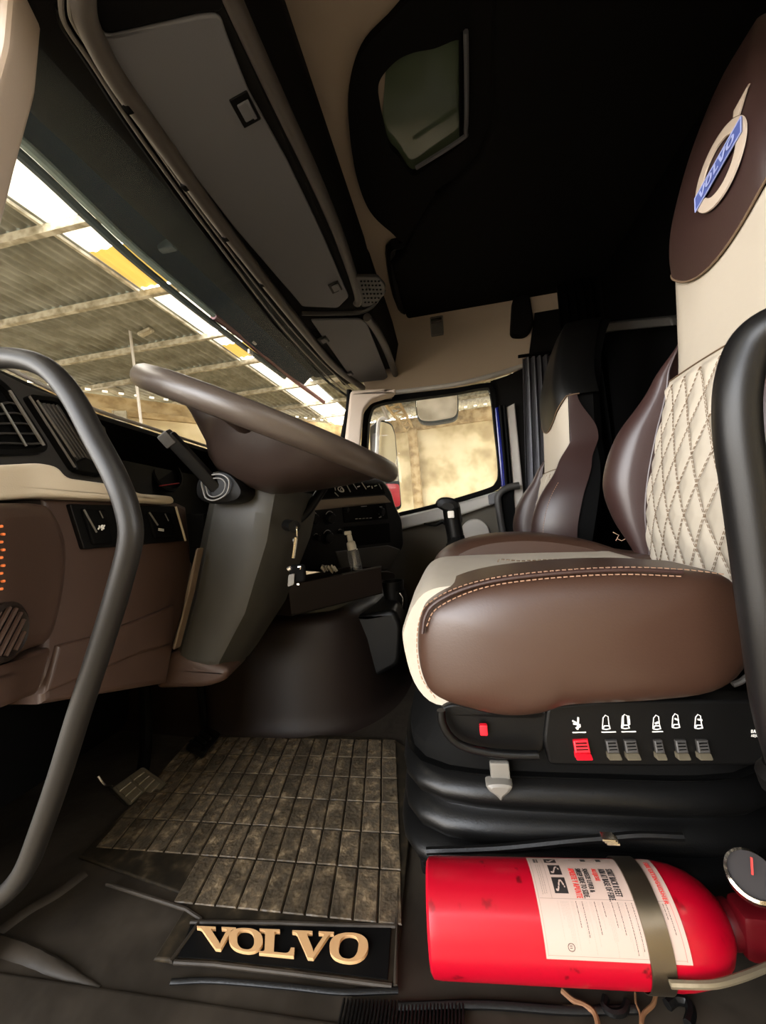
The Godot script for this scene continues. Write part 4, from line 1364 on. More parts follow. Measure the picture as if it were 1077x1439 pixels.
	m.tube(smooth(polyl(op, [424, 440, 470, 440, 515, 436, 540, 408]), false, 4), 0.008, 8)
	part(m, "joint_bead", M.frame_grey, oc)
	for q in [[343, 148, 1.0], [470, 400, 0.8], [454, 475, 0.8], [490, 523, 0.8]]:
		m = B.new()
		var c = PL(q[0], q[1], op) + on * 0.008
		var e = Vector3(0, 0, -1)
		var g = on.cross(e)
		m.box(c, Vector3(0.035, 0.006, 0.05), Basis(g, on, e), 0.002)
		var la = part(m, "latch", M.black_plastic, oc)
		m = B.new()
		m.box(c + on * 0.004, Vector3(0.018, 0.005, 0.03), Basis(g, on, e), 0.002)
		m.box(c + on * 0.006 + g * 0.01, Vector3(0.006, 0.006, 0.03), Basis(g, on, e), 0.001)
		part(m, "latch_button", M.panel_grey, la)
	m = B.new()
	m.prism(round_corners(polyl(op, [492, 384, 530, 384, 541, 396, 540, 410, 520, 426, 508, 428]), 0.01), on * 0.012, 0.004)
	var gr = part(m, "grille", M.frame_grey, oc)
	m = B.new()
	for j in 6:
		for i in 6: m.box(PL(506 + i * 5 + j * 1.2, 390 + j * 6, op) + on * 0.013, Vector3(0.006, 0.002, 0.006))
	part(m, "grille_hole", M.matt_black, gr).set_meta("kind", "stuff")

# ---------------------------------------------------------------- mat, pedals, handles
func footwell() -> void:
	var m: B
	var fm = thing("floor_mat", "dirty black rubber floor mat with raised oblong treads and tan raised lettering", "floor mat", Vector3(-0.35, 0, -0.7))
	m = B.new()
	m.prism(PackedVector3Array([Vector3(-0.115, 0.001, -0.452), Vector3(-0.43, 0.001, -0.447), Vector3(-0.435, 0.001, -0.53), Vector3(-0.69, 0.001, -0.58), Vector3(-0.72, 0.001, -0.98), Vector3(-0.2, 0.001, -0.955), Vector3(-0.13, 0.001, -0.9)]), Vector3(0, 0.006, 0), 0.003)
	part(m, "base_sheet", M.mat_groove, fm)
	var rng = RandomNumberGenerator.new()
	rng.seed = 5
	var zr = [-0.517, -0.597, -0.666, -0.737, -0.805, -0.872, -0.945]
	for c in 16:
		for r in 6:
			if c > 9 and r < 1: continue
			var xa = -0.128 - c * 0.0343
			var xb = xa - 0.0315
			var sk = -0.012
			var za: float = zr[r] - 0.0012
			var zb: float = zr[r + 1] + 0.0012
			var ka = sk * (r - 1)
			var kb = sk * r
			var h = 0.0022 + rng.randf() * 0.0006
			m = B.new()
			m.prism(PackedVector3Array([Vector3(xa + ka, 0.0065, za), Vector3(xb + ka, 0.0065, za), Vector3(xb + kb, 0.0065, zb), Vector3(xa + kb, 0.0065, zb)]), Vector3(0, h, 0), 0.0012, 1)
			part(m, "tread", M.mat_rubber if rng.randf() < 0.5 else M.mat_rubber_dusty, fm)
	for q in [[245, 1352, 300, 1355, 420, 1369, 551, 1386], [268, 1296, 390, 1297, 470, 1300, 556, 1302], [556, 1303, 560, 1250, 556, 1386], [150, 1242, 200, 1258, 262, 1278, 283, 1292], [283, 1292, 262, 1322, 240, 1352]]:
		m = B.new()
		m.tube(polyy(0.007, q), 0.0028, 8)
		part(m, "border_rib", M.floor_rubber, fm)
	m = B.new()
	m.prism(polyy(0.007, [268, 1300, 550, 1305, 545, 1378, 420, 1362, 300, 1349, 250, 1346]), Vector3(0, 0.0012, 0), 0.0005)
	part(m, "name_panel", M.matt_black, fm)
	var bl = PY(281, 1335, 0.0085)
	var br = PY(514, 1358, 0.0085)
	var tl = PY(277, 1305, 0.0085)
	var tr = PY(521, 1316, 0.0085)
	var spans = [[0.0, 0.235], [0.19, 0.395], [0.375, 0.585], [0.565, 0.8], [0.785, 1.0]]
	for k in 5:
		m = B.new()
		var s: Array = spans[k]
		glyphs(m, "VOLVO"[k], func(u, v, w): 
			var x = lerpf(s[0], s[1], u)
			return bl.lerp(br, x).lerp(tl.lerp(tr, x), v) + Vector3(0, w * 0.004, 0), true)
		part(m, "letter", M.mat_letter, fm, 30, "raised tan letter")
	# pedals
	var bp = thing("pedal", "square steel brake pedal with a ribbed pad, nearest the door", "pedal", P(195, 1150, 0.74))
	var pc = [P(155, 1108, 0.74), P(201, 1076, 0.80), P(235, 1100, 0.76), P(193, 1146, 0.69)]
	var pn: Vector3 = (pc[1] - pc[0]).cross(pc[3] - pc[0]).normalized()
	if pn.y < 0: pn = -pn
	m = B.new()
	m.prism(round_corners(PackedVector3Array(pc), 0.008), -pn * 0.014, 0.004)
	part(m, "pad", M.dull_steel, bp)
	for i in 4:
		for j in 2:
			m = B.new()
			var f = func(u, v): return (pc[0].lerp(pc[1], v)).lerp(pc[3].lerp(pc[2], v), u) + pn * 0.0
			m.prism(PackedVector3Array([f.call(0.1 + i * 0.21, 0.1 + j * 0.42), f.call(0.25 + i * 0.21, 0.1 + j * 0.42), f.call(0.25 + i * 0.21, 0.45 + j * 0.42), f.call(0.1 + i * 0.21, 0.45 + j * 0.42)]), pn * 0.003, 0.001, 1)
			part(m, "rib", M.dull_steel, bp)
	m = B.new()
	m.tube(PackedVector3Array([pc[0], pc[3], pc[2]]), 0.0025, 6)
	part(m, "bright_edge", M.steel, bp)
	m = B.new()
	m.tube(smooth(PackedVector3Array([P(196, 1110, 0.77), P(205, 1050, 0.86), P(205, 985, 0.9), P(200, 930, 0.9)]), false, 5), 0.014, 8)
	part(m, "arm", M.matt_black, bp)
	m = B.new()
	m.tube(smooth(poly(0.76, [138, 1091, 144, 1100, 150, 1105, 158, 1106]), false, 4), 0.003, 6)
	part(m, "spring_rod", M.steel, bp)
	var ap = thing("pedal", "black accelerator pedal deep in the dark footwell, right of the steel pedal", "pedal", P(288, 1060, 0.86))
	m = B.new()
	m.prism(round_corners(PackedVector3Array([P(262, 1046, 0.86), P(292, 1020, 0.92), P(312, 1030, 0.9), P(288, 1060, 0.84)]), 0.008), Vector3(-0.008, -0.012, 0), 0.003)
	part(m, "pad", M.black_rubber, ap)
	for k in 4:
		m = B.new()
		m.tube(PackedVector3Array([P(268 + k * 7, 1041 - k * 6, 0.862 + k * 0.014), P(282 + k * 7, 1050 - k * 6, 0.848 + k * 0.014)]), 0.004, 6)
		part(m, "rib", M.black_plastic, ap)
	m = B.new()
	m.tube(smooth(PackedVector3Array([P(288, 1040, 0.9), P(286, 1000, 0.95), P(280, 950, 0.96)]), false, 5), 0.01, 8)
	part(m, "arm", M.matt_black, ap)
	# grab handles
	var gh = thing("grab_handle", "long grey rubber grab handle curving down beside the driver's door opening on the left", "handle", P(10, 1270, 0.40))
	m = B.new()
	m.tube(smooth(PackedVector3Array([P(-60, 512, 0.42), P(-20, 505, 0.41), P(25, 504, 0.40), P(66, 518, 0.395), P(100, 555, 0.39), P(133, 615, 0.385), P(163, 672, 0.38), P(180, 720, 0.38), P(183, 762, 0.38), P(166, 830, 0.382), P(143, 905, 0.386), P(112, 1000, 0.39), P(84, 1090, 0.395), P(58, 1165, 0.40), P(36, 1220, 0.405), P(8, 1255, 0.41), P(-40, 1285, 0.415)]), false, 6), 0.0125, 16)
	part(m, "grip_tube", M.handle_rubber, gh)
	m = B.new()
	m.lathe([[0.022, 0.0], [0.022, 0.01], [0.016, 0.016]], P(-40, 1285, 0.415), Vector3(0.7, 0.5, 0).normalized(), 18)
	part(m, "end_boss", M.black_plastic, gh)
	var g2 = thing("grab_handle", "thick black grab handle on the door post at the right edge of the photo", "handle", P(1085, 960, 0.38))
	m = B.new()
	m.tube(smooth(PackedVector3Array([P(1180, 470, 0.37), P(1120, 455, 0.37), P(1080, 463, 0.375), P(1052, 492, 0.38), P(1037, 545, 0.38), P(1037, 610, 0.38), P(1048, 690, 0.38), P(1062, 790, 0.38), P(1076, 890, 0.38), P(1092, 1000, 0.385), P(1120, 1100, 0.39)]), false, 6), 0.0165, 16)
	part(m, "grip_tube", mat("handle_black", Color(0.06, 0.056, 0.056), 0.38, {"spec": 0.4, "nrm": "fine", "nk": 0.3, "scale": 30.0}), g2)
	m = B.new()
	m.lathe([[0.025, 0.0], [0.025, 0.012], [0.018, 0.02]], P(1122, 1105, 0.39), Vector3(-0.2, 0.9, 0).normalized(), 18)
	part(m, "end_boss", M.black_plastic, g2)
	var g3 = thing("grab_handle", "small dark grab handle at the rear edge of the passenger door", "handle", P(712, 760, 2.06))
	m = B.new()
	m.tube(smooth(poly(2.06, [730, 682, 715, 685, 704, 692, 700, 702, 703, 725, 708, 757]), false, 5), 0.018, 10)
	part(m, "grip_tube", M.frame_grey, g3)
	m = B.new()
	m.prism(round_corners(poly(2.08, [705, 692, 724, 684, 722, 700, 728, 760, 712, 762]), 0.01), Vector3(0, 0, -0.03), 0.004)
	part(m, "back_plate", M.matt_black, g3)
	# litter of wire at the sill
	for q in [[[790, 1392, 806, 1406, 822, 1413, 836, 1424, 842, 1445], 0.0028, "twisted brown wire scrap lying on the sill below the red extinguisher", "wire_brown"], [[893, 1395, 894, 1410, 900, 1425, 900, 1445], 0.0012, "thin straight brown wire on the sill, right of the twisted scrap", "wire_brown"], [[922, 1398, 918, 1412, 905, 1425, 902, 1440], 0.002, "short bent brown wire on the sill, farthest right", "wire_brown"], [[852, 1402, 850, 1415, 862, 1424, 876, 1422, 882, 1408], 0.004, "black rubber loop on the sill between two brown wires", "black_rubber"], [[938, 1412, 950, 1404, 966, 1408, 972, 1424, 968, 1440], 0.005, "black rubber loop at the right of the wires on the sill", "black_rubber"]]:
		m = B.new()
		m.tube(smooth(polyy(0.008, q[0]), false, 5), q[1], 7)
		tag(part(m, "wire_scrap" if q[3] == "wire_brown" else "rubber_loop", M[q[3]]), q[2], "wire" if q[3] == "wire_brown" else "loop")

# ---------------------------------------------------------------- fire extinguisher
func extinguisher() -> void:
	var m: B
	var r = 0.0525
	var c = Vector3(-0.072, 0.07, -0.476)
	var ax = Vector3(1, 0.0, -0.06).normalized()
	var e = thing("fire_extinguisher", "red fire extinguisher lying on its side with a paper label and a steel band", "fire extinguisher", Vector3(0.1, 0, -0.48))
	m = B.new()
	m.lathe([[0.0, 0.004], [r * 0.7, 0.004], [r * 0.9, 0.0], [r * 0.985, 0.003], [r, 0.012], [r, 0.15], [r, 0.256], [r * 0.985, 0.268], [r * 0.93, 0.285], [r * 0.83, 0.299], [r * 0.68, 0.311], [r * 0.5, 0.319], [0.018, 0.323]], c, ax, 72)
	part(m, "cylinder", M.red_paint, e)
	m = B.new()
	m.lathe([[0.02, 0.32], [0.022, 0.325], [0.022, 0.332], [0.016, 0.336], [0.016, 0.36]], c, ax, 24)
	part(m, "neck", mat("valve_red", Color(0.25, 0.01, 0.03), 0.45, {"spec": 0.3}), e)
	var gp = P(1046, 1242, 0.46)
	m = B.new()
	m.box(c + ax * 0.355 + Vector3(0, 0.006, 0.01), Vector3(0.05, 0.05, 0.034), Basis.IDENTITY, 0.008)
	part(m, "valve", M.valve_red, e)
	m = B.new()
	var gn = Vector3(-0.25, 0.8, 0.55).normalized()
	var gc = P(1058, 1230, 0.44)
	m.lathe([[0.021, -0.012], [0.0215, -0.004], [0.0215, 0.0], [0.019, 0.002]], gc, gn, 30, false)
	var ga = part(m, "gauge", M.chrome, e)
	m = B.new()
	m.lathe([[0.02, -0.001], [0.0, -0.0005]], gc, gn, 30)
	part(m, "gauge_face", M.dark_print, ga)
	m = B.new()
	m.tube(PackedVector3Array([gc + gn * 0.001, gc + gn * 0.001 + Vector3(0.004, 0.012, -0.006)]), 0.001, 5)
	part(m, "gauge_needle", M.red_print, ga)
	# lever and handle off to the right
	m = B.new()
	m.box(c + ax * 0.40 + Vector3(0, 0.022, 0.0), Vector3(0.07, 0.008, 0.02), Basis.IDENTITY, 0.003)
	m.box(c + ax * 0.40 + Vector3(0, -0.008, 0.0), Vector3(0.07, 0.008, 0.02), Basis.IDENTITY, 0.003)
	part(m, "lever", M.matt_black, e)
	# frame of the cylinder: u along the axis, a = angle from the camera side upwards
	var up = Vector3.UP
	var sd = ax.cross(up).normalized()
	if sd.z < 0: sd = -sd
	var on = func(l: float, a: float, h: float) -> Vector3: return c + ax * l + (sd * cos(a) + up * sin(a)) * (r + h)
	var l0 = 0.122
	var l1 = 0.262
	var a0 = deg_to_rad(118)
	var a1 = deg_to_rad(10)
	# paper label with its print
	var im = Image.create(640, 480, false, Image.FORMAT_RGB8)
	var paper = Color(0.66, 0.575, 0.53)
	im.fill(paper)
	var rng = RandomNumberGenerator.new()
	rng.seed = 11
	var ink = Color(0.25, 0.2, 0.19)
	var grey = Color(0.5, 0.44, 0.41)
	im.fill_rect(Rect2i(16, 252, 600, 2), grey)
	im.fill_rect(Rect2i(74, 12, 2, 240), grey)
	im.fill_rect(Rect2i(10, 10, 2, 460), grey)
	im.fill_rect(Rect2i(618, 10, 2, 460), Color(0.75, 0.3, 0.3))
	im.fill_rect(Rect2i(12, 464, 606, 2), grey)
	for q in [[88, 22, 62, 40], [96, 82, 62, 62], [96, 158, 66, 74]]:
		im.fill_rect(Rect2i(q[0], q[1], q[2], q[3]), Color(0.12, 0.1, 0.1))
		for k in 40:
			var px: int = q[0] + 8 + rng.randi() % (q[2] - 22)
			var py: int = q[1] + 8 + int((q[3] - 22) * (0.5 + 0.45 * sin(px * 0.13)))
			im.fill_rect(Rect2i(px, py, 6, 8), paper)
	for q in [[280, 16], [360, 16]]: im.fill_rect(Rect2i(q[0], q[1], 26, 28), Color(0.1, 0.08, 0.08))
	for q in [[246, 30], [330, 30]]:
		for k in 60:
			var a = k * TAU / 60
			im.fill_rect(Rect2i(int(q[0] + 24 * cos(a)), int(q[1] + 16 * sin(a)), 2, 2), grey)
		im.fill_rect(Rect2i(q[0] - 16, q[1] - 2, 30, 3), Color(0.7, 0.5, 0.45))
	im.fill_rect(Rect2i(30, 24, 12, 40), ink)
	im.fill_rect(Rect2i(46, 24, 8, 40), ink)
	for x in [34, 44, 54]:        # small print, too small to read in the picture
		var y = 80
		while y < 236:
			var l = 3 + rng.randi() % 9
			im.fill_rect(Rect2i(x, y, 3, l), grey)
			y += l + 2
	var x2 = 96
	while x2 < 610:
		var block = rng.randf() < 0.22
		var y = 262
		var stop = 300 + rng.randi() % 160
		while y < stop:
			var l = 3 + rng.randi() % 10
			im.fill_rect(Rect2i(x2, y, 3, l), ink if block else Color(0.6, 0.54, 0.5))
			y += l + 2
		x2 += 7 if rng.randf() < 0.8 else 15
	for k in 60:
		var a = k * TAU / 60
		im.fill_rect(Rect2i(int(120 + 15 * cos(a)), int(430 + 15 * sin(a)), 3, 3), ink)
	im.fill_rect(Rect2i(114, 424, 12, 3), ink)
	im.fill_rect(Rect2i(114, 432, 12, 3), ink)
	var lm = StandardMaterial3D.new()
	lm.resource_name = "label_paper"
	lm.albedo_texture = ImageTexture.create_from_image(im)
	lm.roughness = 0.5
	lm.cull_mode = BaseMaterial3D.CULL_DISABLED
	lm.texture_repeat = false
	m = B.new()
	var rows = []
	for j in 25:
		var row = PackedVector3Array()
		for i in 21:
			var ll = lerpf(l0, l1, i / 20.0)
			row.append(on.call(ll, lerpf(a0, a1, j / 24.0), 0.0006))
		rows.append(row)
	m.rows(rows, false, false, true)
	var lb = part(m, "paper_label", lm, e, 60)
	# lettering bent round the cylinder, reading downwards
	for q in [["START BACK 8 FEET", 0.60, 0.648, 0.22, 0.5, "dark_print"], ["AIM AT BASE OF FIRE.", 0.54, 0.588, 0.22, 0.54, "dark_print"], ["ALEJESE", 0.48, 0.522, 0.22, 0.36, "red_print"], ["SQUEEZE LEVER &", 0.41, 0.455, 0.22, 0.47, "dark_print"], ["SWEEP SIDE TO SIDE.", 0.36, 0.402, 0.22, 0.52, "dark_print"], ["APRIETE Y APUNTE", 0.305, 0.35, 0.22, 0.52, "red_print"], ["FIRE EXTINGUISHER", 0.93, 0.96, 0.1, 0.55, "red_print"]]:
		m = B.new()
		glyphs(m, q[0], func(u, v, w): return on.call(lerpf(l0, l1, lerpf(q[1], q[2], v)), lerpf(a0, a1, lerpf(q[3], q[4], u)), 0.0007 + w * 0.0004), false, 0.05)
		part(m, "printed_line", M[q[5]], lb, 30)
	# steel band with its clip
	m = B.new()
	var b0 = PackedVector3Array()
	var rw = []
	for k in 61:
		var a = TAU * k / 60
		rw.append(PackedVector3Array([on.call(0.222, a, 0.0012), on.call(0.2225, a, 0.0024), on.call(0.2455, a, 0.0024), on.call(0.246, a, 0.0012)]))
	m.rows(rw)
	part(m, "band", M.steel, e, 50)
	m = B.new()
	for k in 3: m.box(P(854 + k * 3, 1176 + k * 2.5, 0.485), Vector3(0.014, 0.003, 0.012), Basis.IDENTITY, 0.001)
	part(m, "band_clip", M.chrome, e)
	# cradle rod in front and below
	m = B.new()
	m.tube(smooth(PackedVector3Array([P(942, 1383, 0.432), P(985, 1384, 0.432), P(1010, 1382, 0.435), P(1045, 1372, 0.445), P(1085, 1356, 0.46)]), false, 5), 0.0035, 8)
	part(m, "bracket_rod", M.dull_steel, e)
	m = B.new()
	m.box(c + ax * 0.16 + Vector3(0, -0.062, -0.02), Vector3(0.3, 0.006, 0.04), Basis.IDENTITY, 0.002)
	part(m, "bracket_plate", M.matt_black, e)

# ---------------------------------------------------------------- seats
const SZ := -0.78      # middle of the driver's seat
func seat_front(y: float) -> float: return table([0.36, 0.40, 0.42, 0.405, 0.5, 0.406, 0.58, 0.42, 0.66, 0.44, 0.77, 0.468, 0.9, 0.477, 1.0, 0.482, 1.06, 0.49, 1.14, 0.508, 1.2, 0.527, 1.28, 0.562, 1.32, 0.59], y)
func seat_half(y: float) -> float: return table([0.36, 0.19, 0.42, 0.20, 0.5, 0.245, 0.58, 0.258, 0.68, 0.247, 0.77, 0.212, 0.86, 0.17, 0.95, 0.162, 1.02, 0.157, 1.1, 0.132, 1.2, 0.092, 1.27, 0.06, 1.31, 0.025], y)
func seat_bolster(y: float) -> float: return table([0.36, 0.0, 0.42, 0.025, 0.46, 0.04, 0.5, 0.055, 0.58, 0.08, 0.68, 0.072, 0.77, 0.03, 0.86, 0.0], y)
func head_edge(z: float) -> float: return 0.925 + 0.09 * pow(z / 0.16, 2)

func make_seat() -> Node3D:
	var m: B
	var s = thing("driver_seat", "driver's seat in cream quilted and brown leather on a black suspension base", "seat", Vector3(0.15, 0, SZ))
	# --- cushion
	m = B.new()
	var near = smooth(poly(0.55, [586, 905, 591, 866, 606, 845, 645, 825, 700, 811, 790, 801, 880, 797, 960, 800, 1020, 808, 1052, 840, 1062, 885, 1050, 940, 1005, 972, 920, 984, 840, 988, 790, 992, 755, 1003, 712, 1006, 670, 999, 612, 980, 592, 950]), true, 4)
	m.pillow(near, Vector3(0, 0, -1), [[0.02, -0.038], [0.2, -0.0375], [0.4, -0.0355], [0.58, -0.032], [0.72, -0.027], [0.83, -0.0205], [0.91, -0.0135], [0.965, -0.005], [0.99, 0.004], [1.0, 0.014], [1.0, 0.1], [0.96, 0.13]])
	part(m, "side_bolster", M.brown_leather, s, 60)
	m = B.new()
	m.pillow(smooth(poly(0.62, [567, 890, 571, 866, 581, 842, 600, 822, 640, 814, 760, 810, 900, 808, 980, 812, 1000, 860, 980, 930, 800, 955, 660, 970, 612, 975, 582, 945]), true, 4), Vector3(0, 0, -1), [[0.97, -0.04], [0.99, -0.02], [1.0, 0.02], [1.02, 0.12], [1.02, 0.3], [0.97, 0.36]])
	part(m, "seat_cushion", M.cream_leather, s, 60)
	m = B.new()
	m.pillow(smooth(poly(0.94, [606, 800, 622, 775, 656, 759, 700, 751, 760, 750, 830, 760, 880, 775, 960, 790, 980, 860, 900, 900, 700, 910, 622, 890, 606, 850]), true, 4), Vector3(0, 0, -1), [[0.85, -0.03], [0.95, -0.015], [1.0, 0.01], [1.0, 0.07], [0.92, 0.1]])
	part(m, "far_bolster", M.brown_leather, s, 60)
	m = B.new()
	m.stitches(smooth(poly(0.549, [612, 981, 592, 950, 586, 905, 591, 866, 606, 845, 645, 825, 700, 811, 790, 801, 880, 797, 960, 800, 1018, 807]), false, 8), 0.0008, 0.005, 0.0025)
	m.stitches(smooth(poly(0.533, [600, 880, 612, 857, 650, 836, 702, 821, 790, 811, 880, 807, 960, 810]), false, 8), 0.0008, 0.005, 0.0025)
	var ss = part(m, "seam_stitching", M.cream_thread, s)
	ss.set_meta("kind", "stuff")
	m = B.new()
	m.tube(smooth(poly(0.535, [594, 890, 598, 866, 611, 848, 648, 829, 702, 815, 790, 805, 880, 801, 960, 804]), false, 8), 0.0026, 8)
	part(m, "piping", M.dark_leather, s)
	m = B.new()
	m.stitches(smooth(poly(0.75, [700, 790, 704, 786, 730, 788, 760, 787, 800, 786, 830, 788]), false, 6), 0.0011, 0.006, 0.003)
	part(m, "cushion_stitching", M.brown_thread, s).set_meta("kind", "stuff")

	# --- backrest: quilted cream middle
	var quilt = func(z: float, y: float) -> float:
		if y > 0.775: return 0.0
		var a = z / 0.056 + (y - 0.4) / 0.105
		var b = z / 0.056 - (y - 0.4) / 0.105
		var da = absf(a - roundf(a))
		var db = absf(b - roundf(b))
		var k = minf(da, db)
		return 0.008 * sqrt(minf(1.0, k * 3.2)) * smoothstep(0.775, 0.76, y)
	var front = func(z: float, y: float) -> float: return seat_front(y) - 0.012 * cos(z / 0.16 * 1.4) + 0.0
	m = B.new()
	var rows = []
	for j in 131:
		var y = lerpf(0.37, 0.779, j / 130.0)
		var row = PackedVector3Array()
		for i in 113:
			var z = lerpf(-0.16, 0.16, i / 112.0)
			row.append(Vector3(front.call(z, y) - quilt.call(z, y), y, SZ + z))
		rows.append(row)
	m.rows(rows)
	var bk = part(m, "backrest", M.cream_leather, s, 80, "cream quilted backrest")
	m = B.new()
	for sg in [-1.0, 1.0]:
		for k in range(-12, 13):
			for off in [-0.0018, 0.0018]:
				var line = PackedVector3Array()
				for j in 90:
					var y = 0.385 + j * 0.0043
					var z: float = 0.056 * (k - sg * (y - 0.4) / 0.105) + off
					if absf(z) < 0.158 and y < 0.77: line.append(Vector3(front.call(z, y) - quilt.call(z, y) - 0.0006, y, SZ + z))
				if line.size() > 2: m.stitches(line, 0.0006, 0.006, 0.0035)
	part(m, "quilt_stitching", M.brown_thread, bk).set_meta("kind", "stuff")
	# upper cream panel, wrapping round the sides
	m = B.new()
	rows = []
	for j in 41:
		var row = PackedVector3Array()
		for i in 61:
			var t = lerpf(-1.0, 1.0, i / 60.0)
			var yb = 0.779
			var zz = 0.16 * clampf(t * 1.25, -1, 1)
			var yt = head_edge(zz)
			var y = lerpf(yb, yt, j / 40.0)
			var half = minf(0.16, seat_half(y))
			var z = half * clampf(t * 1.25, -1, 1)
			row.append(Vector3(front.call(z, y) + 0.02 * pow(clampf((absf(t) - 0.5) / 0.3, 0, 1), 2), y, SZ + z))
		rows.append(row)
	m.rows(rows)
	part(m, "upper_panel", M.cream_leather, s, 70, "plain cream panel")
	m = B.new()
	var sm = PackedVector3Array()
	for i in 41:
		var z = lerpf(-0.16, 0.16, i / 40.0)
		sm.append(Vector3(front.call(z, 0.779) - 0.001, 0.779, SZ + z))
	m.tube(sm, 0.0014, 6)
	part(m, "panel_seam", M.brown_thread, s)
	# bolsters
	for sg in [-1.0, 1.0]:
		m = B.new()
		rows = []
		for j in 61:
			var y = lerpf(0.37, 1.02, j / 60.0)
			var row = PackedVector3Array()
			var w = maxf(0.003, seat_half(y) - 0.16)
			for i in 25:
				var t = i / 24.0
				var bo = seat_bolster(y)
				var fx = front.call(0.16, y)
				var an = t * PI * 0.86
				# a rounded roll: starts in the seam, swells forward, turns round the outside to the back
				var z = 0.16 + w * (0.5 - 0.5 * cos(minf(an * 1.12, PI)))
				var x = fx - bo * pow(sin(minf(an * 0.98 + 0.12, PI)), 0.8) * smoothstep(0.0, 0.12, t) + 0.085 * (1.0 - 0.7 * smoothstep(0.88, 1.02, y)) * pow(maxf(0.0, t - 0.55) / 0.45, 1.6) + 0.022 * smoothstep(0.79, 0.87, y)
				row.append(Vector3(x, y, SZ + sg * z))
			rows.append(row)
		m.rows(rows)
		part(m, "backrest_bolster", M.dark_leather, s, 70)
		m = B.new()
		var edge = PackedVector3Array()
		for j in 61:
			var r: PackedVector3Array = rows[j]
			edge.append(r[18] + Vector3(-0.001, 0, 0))
		m.stitches(edge.slice(0, 34), 0.001, 0.005, 0.003)
		part(m, "bolster_stitching", M.cream_thread, s).set_meta("kind", "stuff")
		m = B.new()
		var ed2 = PackedVector3Array()
		for j in range(3, 44): ed2.append(rows[j][1] + Vector3(-0.0015, 0, 0))
		m.tube(ed2, 0.0022, 6)
		part(m, "bolster_piping", M.dark_leather, s)
	# headrest
	m = B.new()
	rows = []
	for j in 41:
		var row = PackedVector3Array()
		for i in 49:
			var t = lerpf(-1.0, 1.0, i / 48.0)
			var zz = 0.16 * clampf(t * 1.25, -1, 1)
			var yb = head_edge(zz)
			var y = lerpf(yb, 1.31, j / 40.0)
			var half = minf(0.162, seat_half(y) + 0.003)
			var z = half * clampf(t * 1.25, -1, 1)
			var wrap = maxf(0.0, absf(t) - 0.8) / 0.2
			row.append(Vector3(front.call(z, y) - 0.004 - 0.012 * sin(PI * minf(1.0, j / 14.0) * 0.5) + 0.02 * pow(clampf((absf(t) - 0.55) / 0.25, 0, 1), 2) + wrap * 0.1, y, SZ + z + signf(t) * 0.006 * sin(wrap * PI)))
		rows.append(row)
	m.rows(rows)
	var hr = part(m, "headrest", M.dark_leather, s, 70)
	m = B.new()
	m.tube(rows[0].slice(3, 46), 0.0022, 6)
	part(m, "headrest_seam", M.brown_thread, hr)
	# embroidered badge: ring, arrow and slanting bar
	var hp = func(u: float, v: float, h: float) -> Vector3:      # u across (to the far side), v up the headrest
		var y = 1.06 + v
		var z = 0.05 - u
		return Vector3(front.call(z, y) - 0.0175 - h, y, SZ + z)
	m = B.new()
	var ro = []
	for k in 49:
		var a = TAU * k / 48
		var row = PackedVector3Array()
		for e in [[0.034, 0.0], [0.035, 0.0025], [0.043, 0.003], [0.051, 0.0025], [0.052, 0.0]]: row.append(hp.call(e[0] * cos(a) * 1.1, e[0] * sin(a) * 1.15, e[1]))
		ro.append(row)
	m.rows(ro)
	part(m, "badge_ring", M.silver_thread, hr)
	m = B.new()
	m.prism(PackedVector3Array([hp.call(-0.024, 0.054, 0.0), hp.call(-0.037, 0.046, 0.0), hp.call(-0.045, 0.078, 0.0), hp.call(-0.048, 0.08, 0.0), hp.call(-0.022, 0.066, 0.0)]), Vector3(-0.003, 0, 0), 0.0008)
	part(m, "badge_arrow", M.silver_thread, hr)
	m = B.new()
	var bar = func(u: float, v: float, h: float) -> Vector3:    # along the bar 0..1, across it 0..1
		var l = lerpf(0.053, -0.053, u)
		var w = lerpf(-0.012, 0.012, v)
		return hp.call(l * 0.93 + w * 0.2, -l * 0.42 + w * 1.1, h)
	m.prism(PackedVector3Array([bar.call(0, 0, 0.003), bar.call(1, 0, 0.003), bar.call(1, 1, 0.003), bar.call(0, 1, 0.003)]), Vector3(-0.0016, 0, 0), 0.0004)
	part(m, "badge_bar", M.blue_thread, hr)
	m = B.new()
	m.tube(PackedVector3Array([bar.call(0, 0, 0.005), bar.call(1, 0, 0.005), bar.call(1, 1, 0.005), bar.call(0, 1, 0.005)]), 0.001, 6, true)
	glyphs(m, "VOLVO", func(u, v, w): return bar.call(lerpf(0.12, 0.88, u), lerpf(0.22, 0.78, v), 0.005 + w * 0.0008), false)
	part(m, "badge_letters", M.pale_blue_thread, hr, 30)
	# back shell
	m = B.new()
	rows = []
	for j in 21:
		var y = lerpf(0.34, 1.305, j / 20.0)
		var h = seat_half(y) - 0.012
		var x = seat_front(y)
		rows.append(PackedVector3Array([Vector3(x + 0.035, y, SZ - h), Vector3(x + 0.1, y, SZ - h), Vector3(x + 0.13, y, SZ - h * 0.8), Vector3(x + 0.13, y, SZ + h * 0.8), Vector3(x + 0.1, y, SZ + h), Vector3(x + 0.035, y, SZ + h)]))
	m.rows(rows, true, true)
	part(m, "back_shell", M.matt_black, s)
	# loose thread at the lower end of the far bolster
	m = B.new()
	for q in [[862, 748, 870, 752, 866, 760], [868, 757, 874, 760, 880, 757], [890, 778, 894, 770]]: m.tube(poly(0.985, q), 0.001, 5)
	part(m, "loose_thread", M.cream_thread, s).set_meta("kind", "stuff")

	# --- suspension base with bellows
	var bs = Vector3(0.142, 0, -0.80)
